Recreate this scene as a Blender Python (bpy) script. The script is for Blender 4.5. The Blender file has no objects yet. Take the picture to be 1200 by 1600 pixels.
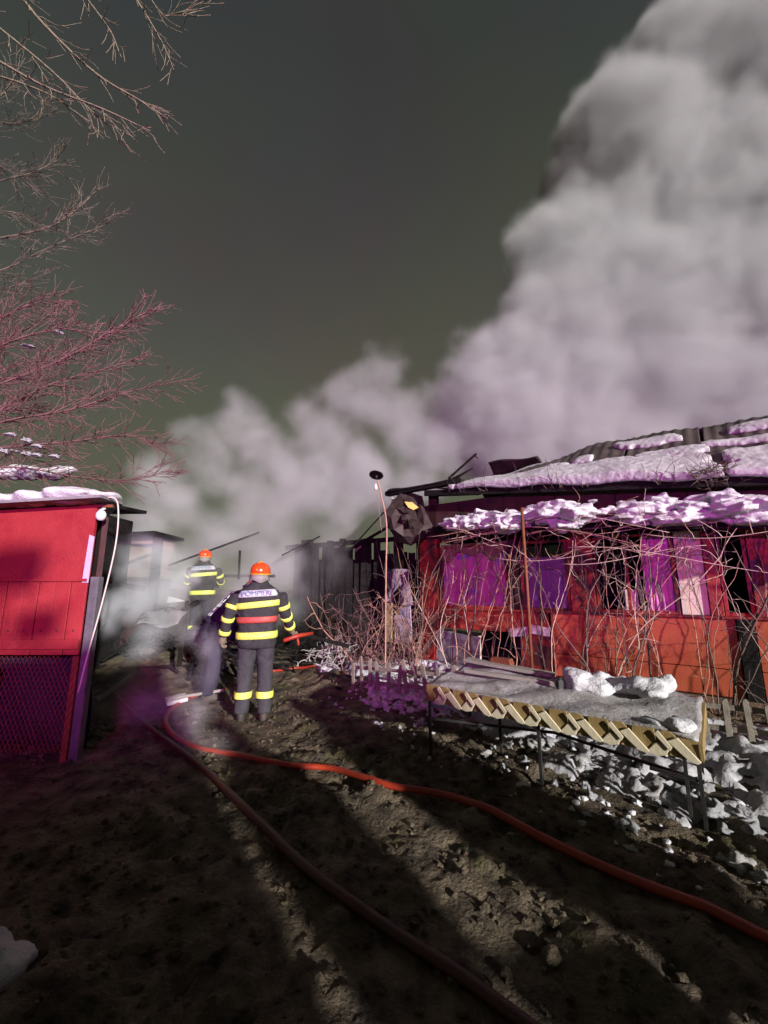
import bpy, math, random
import numpy as np
from mathutils import Vector, Matrix, Quaternion, noise as mnoise

R = math.radians
sc = bpy.context.scene
col = sc.collection

# ------------------------------------------------------------------ camera
F_PX = 650.0
PITCH = math.atan(120 / 650)
CAM_H = 1.56
cam_d = bpy.data.cameras.new('camera')
cam = bpy.data.objects.new('camera', cam_d)
col.objects.link(cam)
cam.location = (0, 0, CAM_H)
cam.rotation_euler = (R(90) + PITCH, 0, 0)
cam_d.sensor_fit = 'VERTICAL'
cam_d.sensor_height = 36
cam_d.lens = F_PX / 1600 * 36
cam_d.clip_end = 3000
cam_d.clip_start = 0.05
sc.camera = cam

# ------------------------------------------------------------------ night sky
world = bpy.data.worlds.new('World')
sc.world = world
world.use_nodes = True
wn = world.node_tree
wn.nodes.clear()
wo = wn.nodes.new('ShaderNodeOutputWorld')
wb = wn.nodes.new('ShaderNodeBackground')
tc = wn.nodes.new('ShaderNodeTexCoord')
sx = wn.nodes.new('ShaderNodeSeparateXYZ')
ramp = wn.nodes.new('ShaderNodeValToRGB')
ramp.color_ramp.elements[0].position = 0.0
ramp.color_ramp.elements[0].color = (0.094, 0.100, 0.058, 1)
ramp.color_ramp.elements[1].position = 0.85
ramp.color_ramp.elements[1].color = (0.033, 0.034, 0.035, 1)
rm = ramp.color_ramp.elements.new(0.42)
rm.color = (0.066, 0.069, 0.054, 1)
nz = wn.nodes.new('ShaderNodeTexNoise')
nz.inputs['Scale'].default_value = 1.6
nz.inputs['Detail'].default_value = 3
mx = wn.nodes.new('ShaderNodeMix')
mx.data_type = 'RGBA'
mx.blend_type = 'MULTIPLY'
mx.inputs[0].default_value = 0.45
wn.links.new(tc.outputs['Generated'], sx.inputs[0])
wn.links.new(sx.outputs['Z'], ramp.inputs[0])
wn.links.new(tc.outputs['Generated'], nz.inputs['Vector'])
wn.links.new(ramp.outputs[0], mx.inputs[6])
wn.links.new(nz.outputs['Color'], mx.inputs[7])
wn.links.new(mx.outputs[2], wb.inputs[0])
wb.inputs[1].default_value = 0.95
wn.links.new(wb.outputs[0], wo.inputs[0])

# the strong white work light far behind the viewer: parallel, low, from the right
SUN_AZ = Vector((0.54, -0.84, 0)).normalized()
SUN_EL = R(13)
to_light = SUN_AZ * math.cos(SUN_EL) + Vector((0, 0, math.sin(SUN_EL)))
sun_d = bpy.data.lights.new('sun', 'SUN')
sun_d.energy = 5.0
sun_d.angle = R(1.2)
sun_d.color = (1.0, 0.965, 0.93)
sun = bpy.data.objects.new('sun', sun_d)
sun.rotation_euler = (-to_light).to_track_quat('-Z', 'Y').to_euler()
col.objects.link(sun)

vs = sc.view_settings
vs.view_transform = 'Standard'
vs.look = 'None'
vs.gamma = 1
vs.exposure = 0.8
vs.use_curve_mapping = False
cy = sc.cycles
cy.use_denoising = True
cy.max_bounces = 6
cy.diffuse_bounces = 2
cy.glossy_bounces = 2
cy.transparent_max_bounces = 12
cy.volume_bounces = 4
cy.volume_step_rate = 3.0
cy.volume_max_steps = 256
cy.sample_clamp_indirect = 6
cy.use_adaptive_sampling = True
cy.adaptive_threshold = 0.03

# ------------------------------------------------------------------ helpers: points
CT, ST = math.cos(PITCH), math.sin(PITCH)


def ray(px, py):
    v = (800 - py) / F_PX
    return Vector(((px - 600) / F_PX, CT - v * ST, ST + v * CT))


def at(px, py, Y):
    """world point at distance Y into the place, found in the photograph at px,py"""
    r = ray(px, py)
    return Vector((0, 0, CAM_H)) + r * (Y / r.y)


def _hash(ix, iy, seed):
    n = (ix * 374761393 + iy * 668265263 + seed * 974711) & 0xFFFFFFFF
    n = ((n ^ (n >> 13)) * 1274126177) & 0xFFFFFFFF
    return ((n ^ (n >> 16)) & 0xFFFF) / 65535.0


def vnoise(x, y, seed=0):
    x = np.asarray(x, dtype=np.float64)
    y = np.asarray(y, dtype=np.float64)
    ix = np.floor(x).astype(np.int64)
    iy = np.floor(y).astype(np.int64)
    fx = x - ix
    fy = y - iy
    fx = fx * fx * (3 - 2 * fx)
    fy = fy * fy * (3 - 2 * fy)
    a = _hash(ix, iy, seed)
    b = _hash(ix + 1, iy, seed)
    c = _hash(ix, iy + 1, seed)
    d = _hash(ix + 1, iy + 1, seed)
    return (a * (1 - fx) + b * fx) * (1 - fy) + (c * (1 - fx) + d * fx) * fy


def fbm(x, y, oct=5, seed=0, gain=0.5):
    t = 0
    amp = 1
    tot = 0
    for k in range(oct):
        t = t + amp * vnoise(np.asarray(x) * 2 ** k + 17.3 * k, np.asarray(y) * 2 ** k - 9.1 * k, seed + k)
        tot += amp
        amp *= gain
    return t / tot - 0.5


def sstep(a, b, x):
    t = np.clip((np.asarray(x, dtype=np.float64) - a) / (b - a), 0, 1)
    return t * t * (3 - 2 * t)


def hgt(x, y):
    """height of the muddy yard"""
    x = np.asarray(x, dtype=np.float64)
    y = np.asarray(y, dtype=np.float64)
    u = x * 0.84 + y * 0.54
    s = -x * 0.54 + y * 0.84
    near = 1 - sstep(9, 16, np.hypot(x, y - 4))
    h = 0.07 * fbm(x * 0.9, y * 0.9, 3, 3)
    h = h + 0.07 * fbm(u * 2.4, s * 0.4, 3, 11)                      # ruts along the path
    rough = 0.45 + 0.55 * sstep(-0.12, 0.12, fbm(x * 0.8, y * 0.8, 2, 21))
    h = h + rough * 0.13 * fbm(x * 5, y * 5, 6, 31, 0.70)
    clod = np.maximum(fbm(x * 3.1, y * 3.1, 4, 41, 0.6), 0)
    h = h + rough * 0.22 * clod
    h = h + 0.10 * sstep(2.5, 3.6, u) * (1 - sstep(5.2, 6.2, u))        # bank under the bench
    wet = np.exp(-(((x - 0.55) / 0.55) ** 2 + ((y - 1.95) / 0.55) ** 2))  # smooth wet hollow
    h = h * (1 - 0.8 * wet) - 0.03 * wet
    h = h * near
    h = h + 0.50 * np.exp(-(((x + 3.6) / 1.5) ** 2 + ((y - 8.6) / 1.3) ** 2))   # rubble heap
    h = h + 0.25 * np.exp(-(((x + 4.6) / 1.2) ** 2 + ((y - 7.2) / 1.0) ** 2))
    return h


_gx0, _gy0, _gs = -9.0, -1.0, 0.04
_HG = hgt(*np.meshgrid(_gx0 + _gs * np.arange(500), _gy0 + _gs * np.arange(350)))


def hz(x, y):
    fx, fy = (x - _gx0) / _gs, (y - _gy0) / _gs
    i, j = int(fx), int(fy)
    if i < 0 or j < 0 or i > 498 or j > 348:
        return 0.0
    fx -= i
    fy -= j
    return float((_HG[j, i] * (1 - fx) + _HG[j, i + 1] * fx) * (1 - fy) + (_HG[j + 1, i] * (1 - fx) + _HG[j + 1, i + 1] * fx) * fy)


def gp(px, py, lift=0.0):
    """point on the ground seen at px,py"""
    r = ray(px, py)
    t = CAM_H / -r.z
    for _ in range(6):
        z = hz(r.x * t, r.y * t)
        t = (CAM_H - z) / -r.z
    return Vector((r.x * t, r.y * t, hz(r.x * t, r.y * t) + lift))


# ------------------------------------------------------------------ helpers: materials
ALB = 0.62      # scales all base colours down to offset the raised exposure


def mat(name, c1, c2=None, scale=6.0, rough=0.75, bump=0.3, bscale=40.0, c3=None, c3scale=2.0, c3amt=0.5,
        metal=0.0, stretch=(1, 1, 1), spec=0.4, rough2=None, coat=0.0, sss=0.0, bdist=0.02, chip=None, chipamt=0.3):
    c1 = tuple(v * ALB for v in c1)
    c2 = tuple(v * ALB for v in c2) if c2 else None
    c3 = tuple(v * ALB for v in c3) if c3 else None
    m = bpy.data.materials.new(name)
    m.use_nodes = True
    nt = m.node_tree
    b = nt.nodes['Principled BSDF']
    N = nt.nodes.new
    L = nt.links.new
    tco = N('ShaderNodeTexCoord')
    mp = N('ShaderNodeMapping')
    mp.inputs['Scale'].default_value = stretch
    L(tco.outputs['Object'], mp.inputs[0])
    n1 = N('ShaderNodeTexNoise')
    n1.inputs['Scale'].default_value = scale
    n1.inputs['Detail'].default_value = 8
    n1.inputs['Roughness'].default_value = 0.62
    L(mp.outputs[0], n1.inputs['Vector'])
    r1 = N('ShaderNodeValToRGB')
    r1.color_ramp.elements[0].position = 0.32
    r1.color_ramp.elements[1].position = 0.68
    r1.color_ramp.elements[0].color = (*c1, 1)
    r1.color_ramp.elements[1].color = (*(c2 or c1), 1)
    L(n1.outputs[0], r1.inputs[0])
    out = r1.outputs[0]
    if c3:
        n2 = N('ShaderNodeTexNoise')
        n2.inputs['Scale'].default_value = c3scale
        n2.inputs['Detail'].default_value = 6
        n2.inputs['Roughness'].default_value = 0.7
        L(mp.outputs[0], n2.inputs['Vector'])
        r2 = N('ShaderNodeValToRGB')
        lo = 0.72 - 0.34 * c3amt
        r2.color_ramp.elements[0].position = lo
        r2.color_ramp.elements[1].position = lo + 0.09
        L(n2.outputs[0], r2.inputs[0])
        mm = N('ShaderNodeMix')
        mm.data_type = 'RGBA'
        L(r2.outputs[0], mm.inputs[0])
        L(out, mm.inputs[6])
        mm.inputs[7].default_value = (*c3, 1)
        out = mm.outputs[2]
    if chip:
        n4 = N('ShaderNodeTexNoise')
        n4.inputs['Scale'].default_value = 17
        n4.inputs['Detail'].default_value = 9
        n4.inputs['Roughness'].default_value = 0.75
        mp4 = N('ShaderNodeMapping')
        mp4.inputs['Scale'].default_value = (1.6, 1.6, 0.55)
        L(tco.outputs['Object'], mp4.inputs[0])
        L(mp4.outputs[0], n4.inputs['Vector'])
        r4 = N('ShaderNodeValToRGB')
        r4.color_ramp.elements[0].position = 0.74 - 0.3 * chipamt
        r4.color_ramp.elements[1].position = 0.76 - 0.3 * chipamt
        L(n4.outputs[0], r4.inputs[0])
        m4 = N('ShaderNodeMix')
        m4.data_type = 'RGBA'
        L(r4.outputs[0], m4.inputs[0])
        L(out, m4.inputs[6])
        m4.inputs[7].default_value = (*[v * ALB for v in chip], 1)
        out = m4.outputs[2]
    L(out, b.inputs['Base Color'])
    if rough2 is not None:
        mr = N('ShaderNodeMapRange')
        mr.inputs[1].default_value = 0.35
        mr.inputs[2].default_value = 0.65
        mr.inputs[3].default_value = rough
        mr.inputs[4].default_value = rough2
        L(n1.outputs[0], mr.inputs[0])
        L(mr.outputs[0], b.inputs['Roughness'])
    else:
        b.inputs['Roughness'].default_value = rough
    b.inputs['Metallic'].default_value = metal
    b.inputs['Specular IOR Level'].default_value = spec
    b.inputs['Coat Weight'].default_value = coat
    if sss:
        b.inputs['Subsurface Weight'].default_value = sss
        b.inputs['Subsurface Radius'].default_value = (0.02, 0.02, 0.025)
    if bump:
        n3 = N('ShaderNodeTexNoise')
        n3.inputs['Scale'].default_value = bscale
        n3.inputs['Detail'].default_value = 6
        n3.inputs['Roughness'].default_value = 0.6
        L(mp.outputs[0], n3.inputs['Vector'])
        bp = N('ShaderNodeBump')
        bp.inputs['Strength'].default_value = bump
        bp.inputs['Distance'].default_value = bdist
        L(n3.outputs[0], bp.inputs['Height'])
        L(bp.outputs[0], b.inputs['Normal'])
    return m


M = {}
M['mud'] = mat('mud', (0.022, 0.017, 0.015), (0.27, 0.21, 0.14), 4.5, 0.8, 1.0, 34, (0.115, 0.10, 0.045), 1.6, 0.55, rough2=0.45, bdist=0.045, spec=0.18)
M['snow'] = mat('snow', (0.86, 0.86, 0.89), (0.62, 0.62, 0.64), 6, 0.6, 0.9, 45, (0.34, 0.31, 0.30), 8, 0.2)
M['old_snow'] = mat('old_snow', (0.66, 0.65, 0.67), (0.46, 0.45, 0.46), 4, 0.6, 0.6, 24, (0.28, 0.25, 0.24), 5, 0.3)
M['dirty_snow'] = mat('dirty_snow', (0.62, 0.61, 0.60), (0.36, 0.33, 0.30), 5, 0.65, 0.6, 36, (0.17, 0.14, 0.11), 9, 0.35)
M['red_paint'] = mat('red_paint', (0.40, 0.030, 0.022), (0.52, 0.055, 0.032), 4, 0.45, 0.18, 60, (0.30, 0.022, 0.02), 1.6, 0.5, rough2=0.6)
M['crimson'] = mat('crimson_paint', (0.28, 0.012, 0.018), (0.38, 0.026, 0.028), 3, 0.5, 0.3, 50, (0.26, 0.010, 0.02), 1.2, 0.55, rough2=0.7, chip=(0.34, 0.17, 0.16), chipamt=0.22)
M['post_grey'] = mat('weathered_post', (0.09, 0.085, 0.10), (0.16, 0.15, 0.17), 5, 0.8, 0.5, 30)
M['house_red'] = mat('house_red_paint', (0.36, 0.028, 0.020), (0.48, 0.052, 0.030), 4, 0.45, 0.25, 50, (0.07, 0.014, 0.013), 1.3, 0.74, rough2=0.65, chip=(0.05, 0.025, 0.02), chipamt=0.45)
M['orange_paint'] = mat('orange_paint', (0.52, 0.085, 0.036), (0.64, 0.13, 0.06), 3, 0.5, 0.2, 50, (0.33, 0.04, 0.02), 1.1, 0.5, rough2=0.65, chip=(0.16, 0.06, 0.04), chipamt=0.32)
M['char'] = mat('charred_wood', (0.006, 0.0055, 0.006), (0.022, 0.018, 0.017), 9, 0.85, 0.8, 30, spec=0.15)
M['char_red'] = mat('scorched_boards', (0.035, 0.012, 0.014), (0.08, 0.022, 0.022), 4, 0.8, 0.5, 30, (0.02, 0.014, 0.014), 2.2, 0.55)
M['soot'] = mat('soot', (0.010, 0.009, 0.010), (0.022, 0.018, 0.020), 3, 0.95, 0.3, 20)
M['tin'] = mat('roof_tin', (0.060, 0.048, 0.044), (0.13, 0.10, 0.09), 3, 0.6, 0.3, 25, (0.035, 0.024, 0.02), 2.5, 0.5, metal=0.1, spec=0.2)
M['rust'] = mat('rusty_metal', (0.30, 0.095, 0.035), (0.20, 0.06, 0.03), 14, 0.7, 0.4, 60, metal=0.2)
M['dark_metal'] = mat('dark_metal', (0.035, 0.035, 0.038), (0.08, 0.075, 0.07), 12, 0.5, 0.2, 60, metal=0.5)
M['grey_wood'] = mat('grey_wood', (0.28, 0.255, 0.22), (0.42, 0.385, 0.33), 3, 0.8, 0.5, 30, stretch=(1, 1, 8))
M['picket'] = mat('picket_wood', (0.18, 0.15, 0.12), (0.32, 0.28, 0.22), 5, 0.85, 0.6, 30, (0.12, 0.10, 0.08), 4, 0.4)
M['pine'] = mat('pine_slat', (0.72, 0.62, 0.42), (0.88, 0.78, 0.56), 6, 0.55, 0.2, 40, stretch=(6, 1, 1))
M['oak'] = mat('oak_block', (0.27, 0.18, 0.06), (0.42, 0.295, 0.12), 8, 0.55, 0.25, 40, stretch=(5, 1, 1))
M['red_tint_bark'] = mat('red_tinted_bark', (0.15, 0.075, 0.075), (0.28, 0.14, 0.13), 14, 0.8, 0.5, 60)  # on the tree, the red light falling there is put into the bark
M['pale_bark'] = mat('pale_bark', (0.17, 0.125, 0.095), (0.36, 0.28, 0.21), 14, 0.8, 0.5, 60)
M['bark'] = mat('bark', (0.12, 0.09, 0.075), (0.26, 0.20, 0.16), 14, 0.85, 0.5, 60)
M['vine'] = mat('vine_bark', (0.42, 0.21, 0.145), (0.62, 0.36, 0.26), 9, 0.8, 0.4, 60)
M['pale_vine'] = mat('pale_vine_bark', (0.66, 0.46, 0.36), (0.88, 0.68, 0.58), 9, 0.75, 0.4, 60)
M['old_vine'] = mat('old_vine_bark', (0.10, 0.07, 0.06), (0.22, 0.15, 0.12), 9, 0.85, 0.5, 60)
M['hose'] = mat('hose_red', (0.46, 0.050, 0.016), (0.34, 0.03, 0.015), 7, 0.45, 0.15, 80, (0.20, 0.03, 0.02), 3, 0.4)
M['hose_shaded'] = mat('hose_red_shaded', (0.10, 0.016, 0.013), (0.06, 0.014, 0.013), 7, 0.5, 0.2, 80, (0.05, 0.03, 0.025), 3, 0.5)  # red hose darkened to carry the shadow it lies in
M['brass'] = mat('coupling', (0.55, 0.5, 0.42), (0.42, 0.38, 0.33), 10, 0.35, 0.1, 50, metal=0.8)
M['turnout'] = mat('turnout_cloth', (0.022, 0.022, 0.025), (0.042, 0.040, 0.042), 14, 0.85, 0.5, 26)
M['turnout_trouser'] = mat('turnout_trouser_cloth', (0.036, 0.034, 0.042), (0.056, 0.054, 0.060), 10, 0.85, 0.5, 22)
M['navy'] = mat('navy_cloth', (0.016, 0.013, 0.030), (0.028, 0.022, 0.045), 10, 0.85, 0.5, 24)
M['lime'] = mat('lime_band', (0.80, 0.98, 0.10), (0.95, 1.0, 0.22), 30, 0.4, 0.3, 45, (0.55, 0.60, 0.20), 4, 0.4)
M['silver'] = mat('silver_band', (0.66, 0.68, 0.72), (0.58, 0.60, 0.66), 20, 0.4, 0.25, 45)
M['red_band'] = mat('red_band', (0.46, 0.06, 0.05), (0.55, 0.10, 0.08), 12, 0.5, 0.2, 45)
M['letter'] = mat('lettering', (0.20, 0.26, 0.42), None, 5, 0.6, 0)
M['helmet'] = mat('helmet_red', (0.85, 0.05, 0.012), (0.95, 0.12, 0.02), 5, 0.22, 0.03, 40, coat=0.6)
M['helmet_trim'] = mat('helmet_trim', (0.85, 0.42, 0.05), None, 5, 0.3, 0)
M['guard'] = mat('neck_guard', (0.34, 0.31, 0.29), (0.24, 0.22, 0.21), 10, 0.6, 0.3, 30)
M['skin'] = mat('skin', (0.42, 0.26, 0.19), (0.46, 0.29, 0.21), 10, 0.55, 0.1, 60)
M['glove'] = mat('glove', (0.18, 0.14, 0.09), (0.28, 0.22, 0.14), 12, 0.8, 0.4, 40)
M['boot'] = mat('boot', (0.03, 0.027, 0.024), (0.07, 0.055, 0.04), 9, 0.6, 0.4, 30)
M['cream'] = mat('cream_board', (1.0, 0.80, 0.62), (1.0, 0.90, 0.72), 3, 0.7, 0.2, 40, (0.62, 0.22, 0.45), 1.6, 0.42)
M['plaster'] = mat('pink_plaster', (0.27, 0.17, 0.13), (0.33, 0.22, 0.17), 3, 0.85, 0.4, 25, (0.26, 0.17, 0.13), 2, 0.45)
M['white_paint'] = mat('white_paint', (0.74, 0.74, 0.72), (0.62, 0.61, 0.6), 8, 0.55, 0.15, 40)
M['cable'] = mat('cable', (0.72, 0.66, 0.56), None, 5, 0.5, 0)
M['grey_sheet'] = mat('grey_sheet', (0.22, 0.21, 0.23), (0.31, 0.30, 0.31), 4, 0.6, 0.3, 20, (0.10, 0.09, 0.09), 3, 0.5)
M['brick_found'] = mat('foundation', (0.16, 0.09, 0.06), (0.24, 0.14, 0.10), 6, 0.9, 0.7, 25)
M['curtain_pink'] = mat('pink_curtain', (1.0, 0.20, 0.55), (1.0, 0.55, 0.78), 2.2, 0.85, 0.3, 20, (0.18, 0.24, 0.95), 2.4, 0.5)
M['curtain_violet'] = mat('violet_curtain', (0.26, 0.10, 0.36), (0.42, 0.18, 0.46), 3, 0.85, 0.3, 20, (0.5, 0.5, 0.52), 3.5, 0.4)
M['curtain_rose'] = mat('rose_curtain', (1.0, 0.34, 0.62), (0.75, 0.26, 0.68), 3, 0.85, 0.3, 20, (0.66, 0.48, 0.36), 2.4, 0.5)
M['lace'] = mat('lace', (0.75, 0.74, 0.78), (0.45, 0.44, 0.5), 9, 0.8, 0.3, 30)
M['lilac'] = mat('lilac_board', (0.58, 0.50, 0.66), (0.50, 0.42, 0.58), 3, 0.6, 0.15, 30)
M['ochre'] = mat('ochre_board', (0.52, 0.40, 0.20), (0.44, 0.33, 0.18), 4, 0.7, 0.3, 30)
M['paper'] = mat('printed_paper', (0.75, 0.72, 0.74), (0.62, 0.20, 0.28), 16, 0.6, 0.1, 30, (0.16, 0.28, 0.62), 9, 0.5)
M['gold'] = mat('yellow_patch', (0.80, 0.55, 0.12), None, 6, 0.35, 0.1, 30, metal=0.3)
M['cushion'] = mat('scorched_cloth', (0.14, 0.10, 0.14), (0.26, 0.19, 0.23), 5, 0.85, 0.6, 18, (0.42, 0.12, 0.22), 3, 0.4)
M['burnt_tin'] = mat('burnt_tin', (0.035, 0.022, 0.026), (0.10, 0.06, 0.06), 6, 0.6, 0.6, 22, (0.16, 0.09, 0.06), 4, 0.35, metal=0.3)
M['ice'] = mat('grey_ice', (0.30, 0.27, 0.25), (0.52, 0.50, 0.51), 7, 0.5, 0.7, 30, (0.16, 0.13, 0.11), 6, 0.4, rough2=0.25)
M['tarp_blue'] = mat('blue_tarp', (0.05, 0.07, 0.30), (0.08, 0.11, 0.40), 4, 0.5, 0.5, 14)
M['straw'] = mat('straw', (0.38, 0.29, 0.17), (0.26, 0.19, 0.12), 9, 0.85, 0.6, 30)
M['tire'] = mat('tyre_rubber', (0.015, 0.015, 0.015), None, 9, 0.8, 0.2)
M['engine_red'] = mat('engine_red', (0.5, 0.02, 0.02), None, 9, 0.3, 0)
M['enamel'] = mat('black_enamel', (0.02, 0.02, 0.022), None, 9, 0.35, 0.05)
M['bulb'] = mat('white_glass', (0.85, 0.84, 0.85), None, 9, 0.15, 0)


def glass_mat():
    m = bpy.data.materials.new('sooty_glass')
    m.use_nodes = True
    nt = m.node_tree
    nt.nodes.clear()
    o = nt.nodes.new('ShaderNodeOutputMaterial')
    t = nt.nodes.new('ShaderNodeBsdfTransparent')
    t.inputs[0].default_value = (0.96, 0.95, 0.96, 1)
    g = nt.nodes.new('ShaderNodeBsdfGlossy')
    g.inputs['Roughness'].default_value = 0.06
    f = nt.nodes.new('ShaderNodeFresnel')
    f.inputs[0].default_value = 1.5
    mixs = nt.nodes.new('ShaderNodeMixShader')
    nt.links.new(f.outputs[0], mixs.inputs[0])
    nt.links.new(t.outputs[0], mixs.inputs[1])
    nt.links.new(g.outputs[0], mixs.inputs[2])
    nt.links.new(mixs.outputs[0], o.inputs[0])
    return m


M['glass'] = glass_mat()


# ------------------------------------------------------------------ helpers: objects
def tag(o, label=None, cat=None, group=None, kind=None):
    if label:
        o['label'] = label
    if cat:
        o['category'] = cat
    if group:
        o['group'] = group
    if kind:
        o['kind'] = kind
    return o


def empty(name, loc, rz=0.0):
    o = bpy.data.objects.new(name, None)
    o.empty_display_size = 0.1
    o.location = loc
    o.rotation_euler = (0, 0, rz)
    col.objects.link(o)
    return o


class MB:
    def __init__(s):
        s.v = []
        s.f = []

    def add(s, vs, fs):
        n = len(s.v)
        s.v.extend([tuple(v) for v in vs])
        s.f.extend([tuple(i + n for i in f) for f in fs])
        return s

    def box(s, c, size, rot=None, taper=0.0):
        c = Vector(c)
        hx, hy, hh = size[0] / 2, size[1] / 2, size[2] / 2
        vs = []
        for z in (-1, 1):
            k = 1 - taper if z > 0 else 1
            for x, y in ((-1, -1), (1, -1), (1, 1), (-1, 1)):
                p = Vector((x * hx * k, y * hy * k, z * hh))
                if rot:
                    p = rot @ p
                vs.append(c + p)
        return s.add(vs, [(3, 2, 1, 0), (4, 5, 6, 7), (0, 1, 5, 4), (1, 2, 6, 5), (2, 3, 7, 6), (3, 0, 4, 7)])

    def bar(s, p, q, w, h, up=(0, 0, 1)):
        p = Vector(p)
        q = Vector(q)
        t = (q - p)
        L = t.length
        t = t.normalized()
        u = Vector(up)
        sd = t.cross(u)
        if sd.length < 1e-4:
            sd = t.cross(Vector((1, 0, 0)))
        sd.normalize()
        u = sd.cross(t)
        m = Matrix((sd, t, u)).transposed()
        return s.box((p + q) / 2, (w, L, h), m)

    def tube(s, pts, rad, n=6, flat=1.0, cap=True):
        pts = [Vector(p) for p in pts]
        if not isinstance(rad, (list, tuple)):
            rad = [rad] * len(pts)
        base = len(s.v)
        nrm = None
        rings = []
        for i, p in enumerate(pts):
            t = (pts[min(i + 1, len(pts) - 1)] - pts[max(i - 1, 0)])
            if t.length < 1e-9:
                t = Vector((0, 0, 1))
            t.normalize()
            if nrm is None:
                nrm = t.cross(Vector((0, 0, 1)))
                if nrm.length < 1e-3:
                    nrm = t.cross(Vector((1, 0, 0)))
            nrm = (nrm - t * nrm.dot(t)).normalized()
            b = t.cross(nrm)
            rings.append([p + nrm * (math.cos(2 * math.pi * k / n) * rad[i]) + b * (math.sin(2 * math.pi * k / n) * rad[i] * flat) for k in range(n)])
        vs = [v for r in rings for v in r]
        fs = []
        for i in range(len(rings) - 1):
            for k in range(n):
                a = i * n + k
                b2 = i * n + (k + 1) % n
                fs.append((a, b2, b2 + n, a + n))
        if cap:
            fs.append(tuple(reversed(range(n))))
            fs.append(tuple((len(rings) - 1) * n + k for k in range(n)))
        return s.add(vs, fs)

    def rings(s, rings, closed_ends=True):
        n = len(rings[0])
        vs = [v for r in rings for v in r]
        fs = []
        for i in range(len(rings) - 1):
            for k in range(n):
                a = i * n + k
                b2 = i * n + (k + 1) % n
                fs.append((a, b2, b2 + n, a + n))
        if closed_ends:
            fs.append(tuple(reversed(range(n))))
            fs.append(tuple((len(rings) - 1) * n + k for k in range(n)))
        return s.add(vs, fs)

    def lathe(s, prof, c=(0, 0, 0), n=20, sx=1.0, sy=1.0, rot=None):
        rr = []
        for r, z in prof:
            ring = []
            for k in range(n):
                p = Vector((math.cos(2 * math.pi * k / n) * r * sx, math.sin(2 * math.pi * k / n) * r * sy, z))
                if rot:
                    p = rot @ p
                ring.append(Vector(c) + p)
            rr.append(ring)
        return s.rings(rr)

    def blob(s, c, r, rng, lat=6, lon=9, rough=0.25):
        c = Vector(c)
        ph = [rng.uniform(0, 6.28) for _ in range(6)]
        rr = []
        rot = Matrix.Rotation(rng.uniform(0, 6.28), 3, 'Z')
        for i in range(lat + 1):
            a = math.pi * (0.03 + 0.94 * i / lat)
            ring = []
            for k in range(lon):
                b = 2 * math.pi * k / lon
                un = Vector((math.sin(a) * math.cos(b), math.sin(a) * math.sin(b), -math.cos(a)))
                q = 1 + rough * (1.5 * mnoise.noise(un * 1.3 + Vector(ph[:3])) + 0.8 * mnoise.noise(un * 3.1 + Vector(ph[3:])))
                ring.append(c + rot @ Vector((r[0] * q * math.sin(a) * math.cos(b), r[1] * q * math.sin(a) * math.sin(b), -r[2] * q * math.cos(a))))
            rr.append(ring)
        return s.rings(rr)

    def prism(s, poly, y0, y1):
        """poly in x,z extruded along y"""
        n = len(poly)
        vs = [(x, y0, z) for x, z in poly] + [(x, y1, z) for x, z in poly]
        fs = [tuple(range(n)), tuple(reversed(range(n, 2 * n)))]
        for k in range(n):
            fs.append((k, k + n, (k + 1) % n + n, (k + 1) % n))
        return s.add(vs, fs)

    def sheet(s, fn, nu, nv, thick=None):
        vs = [fn(i / nu, j / nv) for j in range(nv + 1) for i in range(nu + 1)]
        fs = []
        for j in range(nv):
            for i in range(nu):
                a = j * (nu + 1) + i
                fs.append((a, a + 1, a + nu + 2, a + nu + 1))
        return s.add(vs, fs)

    def build(s, name, m, parent=None, smooth=False, bevel=0.0, voxel=0.0, solid=0.0, smooth_it=0):
        me = bpy.data.meshes.new(name)
        me.from_pydata(s.v, [], s.f)
        me.update()
        if smooth:
            me.polygons.foreach_set('use_smooth', [True] * len(me.polygons))
        me.materials.append(M[m] if isinstance(m, str) else m)
        o = bpy.data.objects.new(name, me)
        col.objects.link(o)
        if parent is not None:
            o.parent = parent
        if solid:
            md = o.modifiers.new('solid', 'SOLIDIFY')
            md.thickness = solid
        if voxel:
            md = o.modifiers.new('remesh', 'REMESH')
            md.mode = 'VOXEL'
            md.voxel_size = voxel
            md.use_smooth_shade = True
            if smooth_it:
                md = o.modifiers.new('smooth', 'SMOOTH')
                md.iterations = smooth_it
                md.factor = 0.5
        if bevel:
            md = o.modifiers.new('bevel', 'BEVEL')
            md.width = bevel
            md.segments = 2
            md.limit_method = 'ANGLE'
        return o


def displace(o, strength, size, mid=0.5):
    tx = bpy.data.textures.new('relief', 'CLOUDS')
    tx.noise_scale = size
    tx.noise_depth = 3
    d = o.modifiers.new('displace', 'DISPLACE')
    d.texture = tx
    d.strength = strength
    d.mid_level = mid
    d.texture_coords = 'LOCAL'
    return o


rng = random.Random(7)


def spline(pts, n=8):
    """Catmull-Rom through points"""
    P = [Vector(p) for p in pts]
    P = [P[0] * 2 - P[1]] + P + [P[-1] * 2 - P[-2]]
    out = []
    for i in range(1, len(P) - 2):
        for k in range(n):
            t = k / n
            a, b, c, d = P[i - 1], P[i], P[i + 1], P[i + 2]
            out.append(0.5 * ((2 * b) + (c - a) * t + (2 * a - 5 * b + 4 * c - d) * t * t + (3 * b - a - 3 * c + d) * t ** 3))
    out.append(P[-2])
    return out


# ================================================================== SETTING
# ground: one sheet, fine near the camera, coarse out to the horizon
def axis(lo, hi, step, far):
    a = list(np.arange(lo, hi + 1e-6, step))
    st = step
    p = hi
    while p < far:
        st *= 1.28
        p += st
        a.append(p)
    st = step
    p = lo
    while p > -far:
        st *= 1.28
        p -= st
        a.insert(0, p)
    return np.array(a)


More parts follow.
